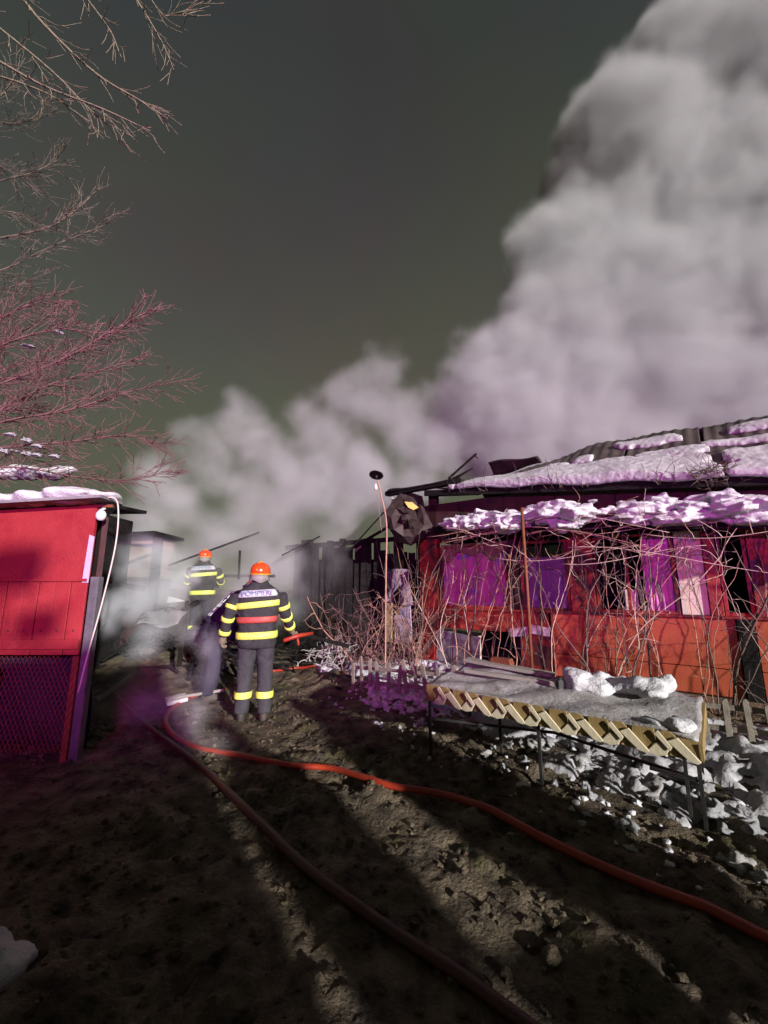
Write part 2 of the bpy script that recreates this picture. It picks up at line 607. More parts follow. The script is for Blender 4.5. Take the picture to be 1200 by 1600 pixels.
gx = axis(-4.6, 5.2, 0.028, 700)
gy = axis(0.7, 7.6, 0.028, 900)
XX, YY = np.meshgrid(gx, gy)
ZZ = hgt(XX, YY)
me = bpy.data.meshes.new('ground')
nx, ny = len(gx), len(gy)
verts = np.stack([XX, YY, ZZ], -1).reshape(-1, 3).astype(np.float32)
idx = np.arange(nx * ny).reshape(ny, nx)
quads = np.stack([idx[:-1, :-1], idx[:-1, 1:], idx[1:, 1:], idx[1:, :-1]], -1).reshape(-1, 4)
me.vertices.add(len(verts))
me.vertices.foreach_set('co', verts.ravel())
me.loops.add(quads.size)
me.loops.foreach_set('vertex_index', quads.ravel().astype(np.int32))
me.polygons.add(len(quads))
me.polygons.foreach_set('loop_start', np.arange(0, quads.size, 4, dtype=np.int32))
me.polygons.foreach_set('use_smooth', np.ones(len(quads), dtype=bool))
me.update()
me.validate()
me.materials.append(M['mud'])
ground = bpy.data.objects.new('ground', me)
col.objects.link(ground)
tag(ground, kind='structure')

# thin trampled snow in the lit bank: a lumpy sheet that surfaces only in patches
sx0 = np.arange(-1.2, 6.0, 0.035)
sy0 = np.arange(2.2, 8.6, 0.035)
SX, SY = np.meshgrid(sx0, sy0)
SU = SX * 0.84 + SY * 0.54
cov = 1.3 * fbm(SX * 2.6, SY * 2.6, 6, 77, 0.66) + 0.22 * sstep(3.1, 4.0, SU) - 0.09
cov = cov - 0.8 * (1 - sstep(2.75, 3.3, SU)) - 0.9 * sstep(5.6, 6.2, SU)
cov = cov - 0.5 * (1 - sstep(2.4, 3.0, SY))
SZ = hgt(SX, SY) + np.clip(cov * 0.45, -0.2, 0.09) + 0.02 * fbm(SX * 14, SY * 14, 3, 5)
keep = cov > -0.06
nxs, nys = len(sx0), len(sy0)
sidx = np.arange(nxs * nys).reshape(nys, nxs)
sq = np.stack([sidx[:-1, :-1], sidx[:-1, 1:], sidx[1:, 1:], sidx[1:, :-1]], -1).reshape(-1, 4)
kq = (keep[:-1, :-1] | keep[1:, 1:]).reshape(-1)
sq = sq[kq]
mb = MB()
used = np.unique(sq)
remap = -np.ones(nxs * nys, dtype=np.int64)
remap[used] = np.arange(len(used))
sv = np.stack([SX, SY, SZ], -1).reshape(-1, 3)[used]
mb.v = [tuple(p) for p in sv.tolist()]
mb.f = [tuple(q) for q in remap[sq].tolist()]
o = mb.build('ground_snow', 'old_snow', None, True)
tag(o, 'patchy trampled dirty snow on the bank under the bench', 'snow', kind='stuff')

# ================================================================== SMOKE
def smoke(name, label, lo, hi, voxel, puffs, warp, wscale, rough, rscale, falloff, dens, colour, g=-0.3, smin=0.5, hole=0.0, hscale=0.5, floor=0.0):
    ng = bpy.data.node_groups.new(name, 'GeometryNodeTree')
    ng.interface.new_socket('Geometry', in_out='OUTPUT', socket_type='NodeSocketGeometry')
    N = ng.nodes.new
    L = ng.links.new
    out = N('NodeGroupOutput')
    vc = N('GeometryNodeVolumeCube')
    vc.inputs['Min'].default_value = lo
    vc.inputs['Max'].default_value = hi
    for k, ax in enumerate('XYZ'):
        vc.inputs['Resolution ' + ax].default_value = max(8, int((hi[k] - lo[k]) / voxel))
    pos = N('GeometryNodeInputPosition')
    # domain warp
    nw = N('ShaderNodeTexNoise')
    nw.inputs['Scale'].default_value = wscale
    nw.inputs['Detail'].default_value = 3
    L(pos.outputs[0], nw.inputs['Vector'])
    sub = N('ShaderNodeVectorMath')
    sub.operation = 'SUBTRACT'
    sub.inputs[1].default_value = (0.5, 0.5, 0.5)
    L(nw.outputs['Color'], sub.inputs[0])
    mul = N('ShaderNodeVectorMath')
    mul.operation = 'SCALE'
    mul.inputs['Scale'].default_value = warp
    L(sub.outputs[0], mul.inputs[0])
    addv = N('ShaderNodeVectorMath')
    addv.operation = 'ADD'
    L(pos.outputs[0], addv.inputs[0])
    L(mul.outputs[0], addv.inputs[1])
    cur = None
    for c, r in puffs:
        d = N('ShaderNodeVectorMath')
        d.operation = 'DISTANCE'
        L(addv.outputs[0], d.inputs[0])
        d.inputs[1].default_value = tuple(c)
        s_ = N('ShaderNodeMath')
        s_.operation = 'SUBTRACT'
        L(d.outputs['Value'], s_.inputs[0])
        s_.inputs[1].default_value = r
        if cur is None:
            cur = s_.outputs[0]
        else:
            m_ = N('ShaderNodeMath')
            m_.operation = 'SMOOTH_MIN'
            L(cur, m_.inputs[0])
            L(s_.outputs[0], m_.inputs[1])
            m_.inputs[2].default_value = smin
            cur = m_.outputs[0]
    nr = N('ShaderNodeTexNoise')
    nr.inputs['Scale'].default_value = rscale
    nr.inputs['Detail'].default_value = 8
    nr.inputs['Roughness'].default_value = 0.62
    L(pos.outputs[0], nr.inputs['Vector'])
    # billows: fold the noise so that lobes are round and creases sharp
    ma = N('ShaderNodeMath')
    ma.operation = 'MULTIPLY_ADD'
    L(nr.outputs[0], ma.inputs[0])
    ma.inputs[1].default_value = 2.0
    ma.inputs[2].default_value = -1.0
    ab = N('ShaderNodeMath')
    ab.operation = 'ABSOLUTE'
    L(ma.outputs[0], ab.inputs[0])
    mr = N('ShaderNodeMath')
    mr.operation = 'MULTIPLY_ADD'
    L(ab.outputs[0], mr.inputs[0])
    mr.inputs[1].default_value = -rough
    L(cur, mr.inputs[2])
    mp = N('ShaderNodeMapRange')
    mp.interpolation_type = 'SMOOTHSTEP'
    L(mr.outputs[0], mp.inputs[0])
    mp.inputs[1].default_value = 0.0
    mp.inputs[2].default_value = -falloff
    mp.inputs[3].default_value = 0.0
    mp.inputs[4].default_value = 1.0
    res = mp.outputs[0]
    if hole:
        nh = N('ShaderNodeTexNoise')
        nh.inputs['Scale'].default_value = hscale
        nh.inputs['Detail'].default_value = 5
        L(addv.outputs[0], nh.inputs['Vector'])
        mh = N('ShaderNodeMapRange')
        L(nh.outputs[0], mh.inputs[0])
        mh.inputs[1].default_value = hole - 0.1
        mh.inputs[2].default_value = hole + 0.1
        mm = N('ShaderNodeMath')
        mm.operation = 'MULTIPLY'
        L(res, mm.inputs[0])
        L(mh.outputs[0], mm.inputs[1])
        res = mm.outputs[0]
    L(res, vc.inputs['Density'])
    sm = N('GeometryNodeSetMaterial')
    L(vc.outputs[0], sm.inputs[0])
    m = bpy.data.materials.new(name)
    m.use_nodes = True
    nt = m.node_tree
    nt.nodes.clear()
    mo = nt.nodes.new('ShaderNodeOutputMaterial')
    pv = nt.nodes.new('ShaderNodeVolumePrincipled')
    pv.inputs['Color'].default_value = (*colour, 1)
    pv.inputs['Density'].default_value = dens
    pv.inputs['Anisotropy'].default_value = g
    nt.links.new(pv.outputs[0], mo.inputs['Volume'])
    sm.inputs['Material'].default_value = m
    L(sm.outputs[0], out.inputs[0])
    vol = bpy.data.volumes.new(name)
    vol.materials.append(m)
    o = bpy.data.objects.new(name, vol)
    col.objects.link(o)
    md = o.modifiers.new('smoke', 'NODES')
    md.node_group = ng
    tag(o, label, 'smoke', kind='stuff')
    return o


# main column rising behind the house and leaning away to the right
prng = random.Random(3)
col_puffs = []
edge = [(690, 640, 2.0), (715, 585, 2.0), (775, 470, 2.3), (790, 380, 2.4), (850, 215, 2.6), (985, 95, 2.9), (1060, 10, 3.2), (1110, -60, 3.2)]
for (px, py, r) in edge:
    Y = 13.0
    k = r / 13.0 * 650 * 0.92
    col_puffs.append((at(px + k, py + 0.25 * k, Y), r))
for (px, py, Y, r) in [(900, 640, 13.5, 2.6), (1000, 620, 14.0, 3.0), (1130, 640, 13.5, 2.6), (950, 480, 14, 3.2), (1080, 470, 14.5, 3.4), (980, 330, 14.5, 3.6),
                       (1110, 330, 14, 3.0), (1010, 230, 15, 3.6), (1180, 210, 14.5, 3.6), (1120, 110, 14.5, 3.6), (1230, 60, 15, 4.0), (1260, 350, 15, 3.2), (1240, 540, 12.6, 1.7),
                       (1300, 180, 15, 4.0), (1180, -20, 15, 4.0), (800, 700, 12.4, 1.6), (760, 640, 12.2, 1.5), (880, 720, 12.6, 1.7), (1000, 715, 12.6, 1.7), (1150, 700, 12.4, 1.9), (1290, 660, 12.6, 2.2)]:
    col_puffs.append((at(px, py, Y), r))
smoke('smoke_column', 'dense pale smoke column towering behind the burning house', (0.2, 9.6, 2.0), (27, 20, 30), 0.14, col_puffs,
      2.8, 0.22, 2.3, 0.32, 1.0, 1.9, (0.57, 0.56, 0.58), g=-0.3, smin=1.2, hole=0.37, hscale=0.17)

# lower cloud drifting left over the yard
cl_puffs = []
for (px, py, Y, r) in [(610, 570, 11.2, 0.75), (600, 640, 11.2, 0.9), (560, 640, 11.2, 0.9), (655, 690, 11.4, 1.0), (560, 740, 10.6, 1.2), (500, 690, 11.0, 1.0), (470, 650, 11.5, 0.7),
                       (470, 770, 10.5, 1.1), (420, 720, 11.0, 0.9), (390, 790, 10.2, 0.8), (330, 740, 11.2, 0.8), (350, 830, 10.0, 0.9), (270, 800, 10.6, 0.8),
                       (620, 790, 10.4, 0.9), (540, 830, 10.2, 0.8), (440, 860, 10.0, 0.9), (690, 720, 11.6, 1.0), (300, 880, 10.0, 0.8), (250, 870, 9.6, 0.6), (235, 900, 9.0, 0.6), (300, 930, 8.9, 0.5), (370, 930, 9.0, 0.55), (250, 960, 8.7, .5), (200, 930, 8.8, .5), (330, 970, 8.7, .4), (420, 940, 8.9, .45), (420, 890, 9.0, 0.5), (200, 850, 9.2, 0.6), (400, 960, 8.8, 0.4), (520, 880, 9.3, 0.45), (460, 930, 9.4, 0.55), (700, 620, 12, 0.7), (720, 560, 12.5, 0.5), (640, 640, 11.6, .9), (380, 660, 11.4, .8), (440, 800, 9.4, .7), (340, 700, 11.0, .8), (560, 800, 9.6, .7), (240, 760, 10.6, .8), (220, 840, 9.8, .8), (650, 770, 10.2, .8), (330, 890, 9.0, .5), (460, 880, 9.0, .5)]:
    cl_puffs.append((at(px, py, Y), r))
smoke('smoke_cloud', 'grey smoke cloud drifting low between the sheds', (-7.2, 8.2, 0.05), (3.4, 13.4, 9.0), 0.10, cl_puffs,
      1.9, 0.40, 1.2, 0.6, 1.1, 1.1, (0.475, 0.47, 0.485), g=-0.3, smin=0.6, hole=0.36, hscale=0.6)

# thin wisps trailing over the mud on the left
w_puffs = []
for (px, py, Y, r) in [(230, 1060, 5.6, 0.30), (200, 1100, 5.2, 0.26), (260, 1090, 5.2, 0.24), (170, 950, 6.6, 0.32), (215, 930, 7.0, 0.40), (260, 920, 7.2, 0.42), (300, 990, 6.6, 0.25),
                       (300, 1130, 4.6, 0.20), (340, 1160, 4.3, 0.16), (240, 980, 6.6, 0.3), (190, 1070, 5.6, .28), (225, 1100, 5.0, .22), (170, 970, 6.4, .3), (270, 1050, 5.8, .25), (280, 960, 7.0, .3), (330, 1040, 5.2, .22), (310, 1090, 4.9, .2), (330, 1000, 5.4, .2), (380, 1170, 4.2, .12), (210, 1020, 6.0, .3), (150, 1100, 5.0, .2), (195, 885, 7.5, .45), (245, 865, 7.7, .45), (290, 900, 7.8, .35), (225, 940, 7.2, .35)]:
    w_puffs.append((at(px, py, Y), r))
smoke('smoke_wisps', 'thin smoke wisps trailing over the mud beside the red hut', (-5.2, 3.8, 0.0), (-0.9, 8.4, 3.2), 0.06, w_puffs,
      0.8, 0.9, 0.4, 1.4, 0.45, 1.9, (0.60, 0.60, 0.65), g=-0.3, smin=0.25, hole=0.42, hscale=1.3)

# ================================================================== HOUSE
HA = Vector((0.8, 9.06, 0))
HANG = math.atan2(-0.62, 0.78)
hd = Vector((math.cos(HANG), math.sin(HANG), 0))
hn = Vector((-hd.y, hd.x, 0))


def HW(a, b, z):
    """house coordinates (along the front wall, inward, up) to the yard"""
    return HA + hd * a + hn * b + Vector((0, 0, z))


house = empty('house', HA, HANG)
tag(house, 'burning red wooden house with vine covered front and broken windows', 'house')
ZS, ZT = 1.18, 2.37
HLEN = 8.6
T = 0.12


def hbox(name, a0, a1, b0, b1, z0, z1, m, parent=None, bevel=0.006):
    mb = MB().box(((a0 + a1) / 2, (b0 + b1) / 2, (z0 + z1) / 2), (a1 - a0, b1 - b0, z1 - z0))
    return mb.build(name, m, parent or house, bevel=bevel)


# red parapet wall below the windows: separate boards
hbox('wall_board', 0.0, 2.62, 0.0, T, 0.78, 1.15, 'house_red')
hbox('wall_board', 2.66, 5.12, -0.01, T, 0.485, 1.15, 'orange_paint')
hbox('wall_board', 2.66, 5.12, -0.006, T, 0.12, 0.475, 'orange_paint')
hbox('wall_board', 2.1, 2.655, 0.004, T, 0.10, 0.775, 'house_red')
hbox('wall_board', 5.32, 6.9, -0.01, T, 0.485, 1.15, 'orange_paint')
hbox('wall_board', 5.32, 6.9, -0.006, T, 0.12, 0.475, 'orange_paint')
hbox('wall_board', 6.95, HLEN, -0.01, T, 0.12, 1.15, 'orange_paint')
hbox('foundation', -0.1, HLEN, -0.06, T + 0.05, -0.3, 0.10, 'brick_found')
hbox('sill', -0.02, HLEN, -0.045, T + 0.02, 1.15, 1.185, 'house_red')
# posts
hbox('post', -0.02, 0.42, -0.02, T, 1.187, 2.60, 'house_red')
hbox('post', -0.02, 0.30, -0.012, T, 0.10, 0.775, 'house_red')
hbox('post', 3.02, 3.40, -0.03, T, 1.187, 2.60, 'house_red')
hbox('post', 5.13, 5.31, -0.05, T, 0.10, 1.148, 'char')
hbox('post', 4.87, 5.02, -0.02, T, 1.187, 2.60, 'house_red')
hbox('post', 5.36, 5.66, -0.03, T, 1.187, 2.60, 'house_red')
hbox('post', 1.93, 2.14, -0.005, T, 1.187, 2.60, 'char_red')
hbox('post', 7.2, 7.45, -0.03, T, 1.187, 2.60, 'house_red')
# scorched upper wall
for k in range(9):
    a0 = 0.0 + k * (HLEN / 9)
    hbox('upper_board', a0 + 0.006, a0 + HLEN / 9 - 0.006, 0.0 + 0.012 * (k % 2), T, 2.605, 3.35, 'char_red')
# rooms behind: dark back wall, floor, ceiling and end wall
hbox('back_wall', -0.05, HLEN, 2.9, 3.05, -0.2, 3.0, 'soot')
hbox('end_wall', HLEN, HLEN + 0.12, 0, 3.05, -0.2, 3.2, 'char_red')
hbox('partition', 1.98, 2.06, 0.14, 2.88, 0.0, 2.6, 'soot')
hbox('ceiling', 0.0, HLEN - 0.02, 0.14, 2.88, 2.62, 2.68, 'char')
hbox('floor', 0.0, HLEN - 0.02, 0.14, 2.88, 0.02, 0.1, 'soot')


def curtain(parent, a0, a1, b, z0, z1, m, waves, amp, skew=0.0):
    def fn(u, v):
        z = z1 + (z0 - z1) * v
        a = a0 + (a1 - a0) * u
        bb = b + amp * math.sin(u * waves * 6.28 + 0.9 * math.sin(5 * u)) * (0.5 + 0.5 * v) + 0.01 * math.sin(9 * v + 5 * u)
        return (a + skew * v * math.sin(3 * u + 1), bb, z)
    return MB().sheet(fn, 40, 10).build('curtain', m, parent, True, solid=0.004)


def window(a0, a1, cm, waves=5, pane=True, mull=None, amp=0.018, z0=ZS + 0.02, z1=ZT, cut=None):
    fr = MB()
    w = 0.045
    fr.box(((a0 + a1) / 2, 0.05, z1 + w / 2), (a1 - a0, 0.07, w))
    fr.box(((a0 + a1) / 2, 0.05, z0 + w / 2 - 0.012), (a1 - a0, 0.07, w))
    fr.box((a0 + w / 2, 0.05, (z0 + z1) / 2), (w, 0.066, z1 - z0))
    fr.box((a1 - w / 2, 0.05, (z0 + z1) / 2), (w, 0.066, z1 - z0))
    if mull:
        fr.box((mull, 0.05, (z0 + z1) / 2), (w, 0.06, z1 - z0))
    wobj = fr.build('window', 'house_red', house, bevel=0.004)
    if pane:
        MB().box(((a0 + a1) / 2, 0.055, (z0 + z1) / 2), (a1 - a0 - 2 * w, 0.004, z1 - z0 - 2 * w)).build('pane', 'glass', wobj)
    if cm:
        c = cut or (a0 + 0.03, a1 - 0.03, z0 + 0.02, z1)
        curtain(wobj, c[0], c[1], 0.088, c[2], c[3], cm, waves, amp)
    return wobj


window(0.47, 1.92, 'curtain_pink', 6, True)
window(2.16, 3.00, 'curtain_violet', 4, True, cut=(2.2, 3.0, 1.2, 2.12))
window(3.42, 4.52, 'curtain_rose', 5, False, mull=3.88, cut=(4.1, 4.52, 1.2, 2.37))
window(5.03, 5.35, None, 1, False)
window(5.68, 7.18, 'curtain_violet', 6, True)
curtain(house, 2.2, 3.0, 0.115, 1.2, 1.52, 'lace', 7, 0.02)
MB().sheet(lambda u, v: (0.5 + 1.42 * u, 0.02 + 0.02 * math.sin(14 * u), 2.46 - (0.14 + 0.16 * abs(math.sin(5 * u + 1)) + 0.08 * math.sin(17 * u)) * v), 40, 4).build('torn_valance', 'straw', house, True, solid=0.006)
hbox('board_panel', 4.54, 4.86, 0.01, 0.05, 1.19, 2.40, 'cream')
hbox('board_panel', 3.80, 3.99, 0.11, 0.14, 1.19, 1.55, 'cream', bevel=0.03)
# broken inner frame leaning in the third window
MB().bar((4.06, 0.09, 1.2), (4.0, 0.10, 1.75), 0.05, 0.05).bar((4.0, 0.1, 1.75), (4.25, 0.1, 1.68), 0.05, 0.04).bar((4.25, 0.1, 1.68), (4.34, 0.09, 1.2), 0.05, 0.05).build('broken_sash', 'grey_wood', house, bevel=0.005)
# junk in the dark opening below the first window
hbox('door_leaf', 0.34, 0.78, 0.02, 0.05, 0.0, 0.72, 'grey_sheet')
MB().box((0, 0, 0), (0.62, 0.03, 0.66), Matrix.Rotation(R(-8), 3, 'Z') @ Matrix.Rotation(R(4), 3, 'Y')).build('door_leaf', 'grey_sheet', house, bevel=0.006).location = (1.03, -0.02, 0.35)
MB().box((1.32, -0.04, 0.36), (0.05, 0.04, 0.64)).build('door_edge', 'cream', house, bevel=0.006)
for (aa, zz, ww, hh, rr) in [(2.12, 0.80, 0.36, 0.15, -8), (2.47, 0.845, 0.34, 0.15, 7)]:
    p = MB().box((0, 0, 0), (ww, 0.012, hh), Matrix.Rotation(R(rr), 3, 'Y')).build('poster', 'paper', house)
    p.location = (aa, -0.03, zz)

# roof: slumped tin sheets; front edge line falls to the right
def eave_z(a):
    return 3.70 - 0.112 * a


def roof_pt(a, t):
    """t = 0 at the eave, 1 at the ridge"""
    b = -0.28 + 2.25 * t
    ridge = 4.80 - 0.045 * a - 0.25 * math.exp(-((a - 2.2) / 0.7) ** 2)
    lift = sstep(0.2, 2.6, a)
    z = eave_z(a) + (ridge - eave_z(a)) * t * (0.35 + 0.65 * float(lift))
    return (a, b, z + 0.02 * math.sin(a * 5 + t * 4))


roof = MB().sheet(lambda u, v: (lambda p: (p[0], p[1], p[2] - 0.07))(roof_pt(0.3 + u * (HLEN - 0.2), v)), 30, 6).build('roof', 'char', house, True, solid=0.05)
sheet_edges = [0.35, 1.55, 2.75, 3.95, 5.05, 6.15, 7.3, 8.5]
for k in range(len(sheet_edges) - 1):
    a0, a1 = sheet_edges[k], sheet_edges[k + 1]
    dz = 0.012 * (k % 2)

    def fn(u, v, a0=a0, a1=a1, dz=dz, k=k):
        a = a0 + (a1 - a0 - 0.02) * u + 0.05 * v * math.sin(k * 2.1)
        p = roof_pt(a, v)
        return (p[0], p[1], p[2] + dz + 0.012 * math.cos(u * 6.28 * 6))
    MB().sheet(fn, 48, 10).build('roof_sheet', 'tin', roof, True, solid=0.006)
MB().bar(HW(0, 0, 0) * 0 + Vector((0.3, -0.26, eave_z(0.3) - 0.10)), (HLEN, -0.26, eave_z(HLEN) - 0.10), 0.05, 0.12).build('fascia', 'char', house)
# back slope so that the roof is closed
MB().sheet(lambda u, v: (0.5 + u * (HLEN - 0.3), 1.99 + 1.6 * v, roof_pt(0.5 + u * (HLEN - 0.3), 1)[2] - 1.1 * v), 20, 4).build('roof_back', 'tin', house, True, solid=0.03)
for k in range(9):
    a = 0.5 + k
    MB().bar((a, -0.24, eave_z(a) - 0.13), (a, 1.85, roof_pt(a, 0.95)[2] - 0.13), 0.06, 0.09).build('rafter', 'char', house)

# burnt gable corner: wall plate beam, curled tin, torn sheet and stick
MB().bar((-0.75, -0.24, 3.70), (1.2, -0.25, 3.70), 0.16, 0.10).build('wall_plate', 'char', house, bevel=0.015)
MB().tube(spline([(-0.72, -0.26, 3.69), (-0.5, -0.32, 3.74), (0.0, -0.3, 3.72), (0.9, -0.3, 3.74), (1.45, -0.3, 3.9)], 5), [0.05, 0.07, 0.09, 0.1, .1, .09, .08, .07, .06, .06, .06, .06, .06, .06, .06, .05, .05, .05, .04, .03, .03], 6, 0.5).build('scorched_thatch', 'char', house, True)
hbox('stud', 0.22, 0.42, 0.0, T, 2.61, 3.62, 'char_red')


def HL(px, py, Y):
    """house coordinates of a point found in the photograph"""
    return Matrix.Rotation(-HANG, 3, 'Z') @ (at(px, py, Y) - HA)


ct = random.Random(17)
outer = [(600, 803, 8.6), (612, 786, 8.8), (624, 772, 9.0), (642, 770, 9.1), (660, 776, 9.1), (664, 800, 8.9), (676, 822, 8.8), (660, 842, 8.7), (642, 852, 8.7), (622, 846, 8.6), (610, 828, 8.5)]
rings_ = [[HL(*p) for p in outer]]
cx_, cy_ = 640, 812
for k_, f_ in enumerate((0.72, 0.45, 0.2)):
    rings_.append([HL(cx_ + (p[0] - cx_) * f_ + ct.uniform(-4, 4), cy_ + (p[1] - cy_) * f_ + ct.uniform(-4, 4), p[2] - (0.22, 0.05, 0.30)[k_] + ct.uniform(-.10, .10)) for p in outer])
vs_ = [v for r_ in rings_ for v in r_] + [HL(cx_, cy_, 8.55)]
n_ = len(outer)
fs_ = []
for j in range(3):
    for k in range(n_):
        a_, b_ = j * n_ + k, j * n_ + (k + 1) % n_
        fs_ += [(a_, b_, b_ + n_), (a_, b_ + n_, a_ + n_)]
fs_ += [(3 * n_ + k, 3 * n_ + (k + 1) % n_, 4 * n_) for k in range(n_)]
MB().add(vs_, fs_).build('crumpled_tin', 'burnt_tin', house, False, solid=0.012)
MB().add([HL(632, 784, 8.35), HL(644, 785, 8.35), HL(654, 793, 8.35), HL(646, 797, 8.35), HL(638, 793, 8.35)], [(0, 1, 2, 3, 4)]).build('yellow_patch', 'gold', house, solid=0.01)  # small yellow polygon set in front of the crumpled tin
MB().tube([(-0.28, -0.62, 2.68), (-0.10, -0.5, 2.92)], 0.03, 8).build('white_spot', 'white_paint', house, True)  # short white tubes beside the crumpled tin
MB().tube([(-0.62, -0.2, 3.3), (-0.60, -0.22, 3.6)], 0.035, 8).build('white_spot', 'white_paint', house, True)
hbox('charred_post', -0.52, -0.36, -0.3, -0.14, -0.1, 2.9, 'char')
MB().bar((0.9, -0.3, 3.78), (1.5, -0.2, 4.22), 0.05, 0.03).bar((1.44, -0.2, 4.2), (1.52, -0.2, 4.12), 0.03, 0.02).build('broken_lath', 'char', house)
MB().sheet(lambda u, v: (1.05 + 1.15 * u, 1.35 + 0.3 * v, 4.50 - 0.06 * u - 0.26 * v * (1 - 0.6 * u) + 0.03 * math.sin(6 * u + 3 * v)), 16, 6).build('torn_sheet', 'tin', house, True, solid=0.01)

# porch awning frame carrying snow and vines
def awn_z(a):
    return 2.78 - 0.083 * a


for k in range(7):
    a = 0.75 + k * 1.05
    MB().bar((a, -0.64, awn_z(a) - 0.05), (a, 0.0, awn_z(a) + 0.14), 0.05, 0.05).build('awning_bracket', 'char', house)
for b in (-0.62, -0.44, -0.26):
    MB().bar((0.6, b, awn_z(0.6) - 0.01 + (b + 0.62) * 0.3), (7.6, b, awn_z(7.6) - 0.01 + (b + 0.62) * 0.3), 0.05, 0.03).build('awning_rail', 'char', house)
MB().sheet(lambda u, v: (0.7 + 6.9 * u, -0.58 + 0.55 * v, awn_z(0.7 + 6.9 * u) + 0.03 + 0.17 * v + 0.01 * math.sin(u * 90)), 60, 3).build('awning_sheet', 'char', house, True, solid=0.01)

# things leaning beside the left corner
p = MB().box((0, 0, 0.36), (0.42, 0.05, 0.78)).build('lilac_board', 'lilac', None, bevel=0.008)
p.location = HW(-0.22, -0.35, 0.50)
p.rotation_euler = (R(-8), R(-9), HANG)
tag(p, 'lilac board leaning beside the left corner of the red house', 'board')
p = MB().box((0, 0, 0.38), (0.14, 0.06, 0.80)).build('ochre_plank', 'ochre', None, bevel=0.01)
p.location = HW(-0.56, -0.4, 0.48)
p.rotation_euler = (R(-7), R(-4), HANG)
tag(p, 'ochre plank standing left of the lilac board', 'plank')
c = MB().sheet(lambda u, v: tuple(HW(-0.78 + 0.74 * u + 0.06 * math.sin(4 * v + 3 * u), -0.30 + 0.07 * math.sin(11 * u + 2.5 * v) + 0.05 * math.sin(5 * v - 7 * u), 1.98 - 0.72 * v + 0.07 * math.sin(6 * u + 1) * v - 0.08 * (2 * u - 1) ** 2)), 36, 24).build('scorched_cloth', 'cushion', None, True, solid=0.01)
displace(c, 0.04, 0.08)
tag(c, 'scorched grey and pink cloth hanging at the house corner', 'cloth')

# ------------------------------------------------------------------ snow lying on the house
def snow_mass(name, label, blobs, voxel=0.035, m='snow', disp=0.07, size=0.16, cat='snow', group=None):
    r2 = random.Random(len(blobs) * 7 + 3)
    mb = MB()
    for c, r in blobs:
        mb.blob(c, r, r2, 6, 9, 0.3)
    o = mb.build(name, m, None, True, voxel=voxel, smooth_it=2)
    displace(o, disp, size)
    tag(o, label, cat, group)
    return o


srng = random.Random(12)
seg = [(1.05, 2.05, 'snow clump on the awning above the pink curtained window'), (2.1, 3.3, 'snow clump on the awning just right of the thin rusty pole top'),
       (3.35, 4.5, 'snow heap on the awning above the broken middle window'), (4.5, 6.0, 'largest snow heap at the right end of the awning'), (6.1, 7.5, 'snow heap on the far right of the awning at the picture edge')]
def crust(name, label, cells, voxel=0.028, m='snow', sm=2, disp=0.03, size=0.07, group=None, cat='snow'):
    """cells: (centre, size_along, size_across, height) columns turned with the house, fused into one crust"""
    rot_ = Matrix.Rotation(HANG, 3, 'Z')
    mb = MB()
    for c, wa, wb, h in cells:
        mb.box(c, (wa, wb, h), rot_)
    o = mb.build(name, m, None, True, voxel=voxel, smooth_it=sm)
    displace(o, disp, size)
    tag(o, label, cat, group)
    return o


def noise1(a, b, s1, seed):
    return 0.55 * mnoise.fractal(Vector((a * s1 + seed, b * s1 - 3.1 * seed, 0.37 * seed)), 0.9, 2.0, 4) * 0.62


for (a0, a1, lab) in seg:
    mb = MB()
    for k in range(int((a1 - a0) * 31)):
        a = srng.uniform(a0 - 0.08, a1 + 0.08)
        b = -0.70 + 0.58 * srng.random() ** 1.2
        if noise1(a, b, 2.2, 61) < -0.13:
            continue
        grow_ = 0.45 + 0.55 * min(1.0, max(0.0, (a - 1.0) / 2.5))
        s_ = srng.uniform(0.06, 0.21) * (0.75 + 0.35 * grow_)
        zz = awn_z(a) + 0.02 + 0.60 * (b + 0.70) * grow_ + srng.uniform(-0.05, 0.20) * grow_
        mb.blob(HW(a, b, zz), (s_ * srng.uniform(.9, 1.7), s_ * 1.2, s_ * srng.uniform(0.28, 0.6)), srng, 9, 13, 0.75)
    o = mb.build('awning_snow', 'snow', None, True, voxel=0.022, smooth_it=1)
    displace(o, 0.03, 0.09)
    tag(o, lab, 'snow', 'snow on the awning')
# slab along the eave and the patches above
def roof_snow(lab, a0, a1, t0, t1, th):
    cells = []
    a = a0
    ext = t1 - t0
    while a < a1:
        nt_ = max(4, int(ext * 2.25 / 0.045))
        for j in range(nt_):
            t = t0 + ext * (j + 0.5) / nt_
            e = min((a - a0), (a1 - a)) / max(0.12, 0.25 * (a1 - a0))
            e2 = min(t - t0 + (0.2 if t0 < 0 else 0.0), t1 - t) / (0.35 * ext)
            k_ = min(1.0, e) * 0.5 + min(1.0, e2) * 0.5 - 0.46 + 1.5 * noise1(a, t * 2.2, 3.6, 15)
            if min(e, e2) * 0.6 + k_ < 0.05:
                continue
            p = roof_pt(a, t)
            h = th * (1.15 + 0.9 * noise1(a, t * 2.2, 1.8, 25)) * (0.55 + 0.45 * min(1, e2, e))
            cells.append((HW(p[0], p[1], p[2] + h / 2), 0.07, 0.085, h + 0.05))
        a += 0.05
    crust('roof_snow', lab, cells, 0.026, m='old_snow', sm=4, disp=0.03, size=0.07, group='snow on the house roof')


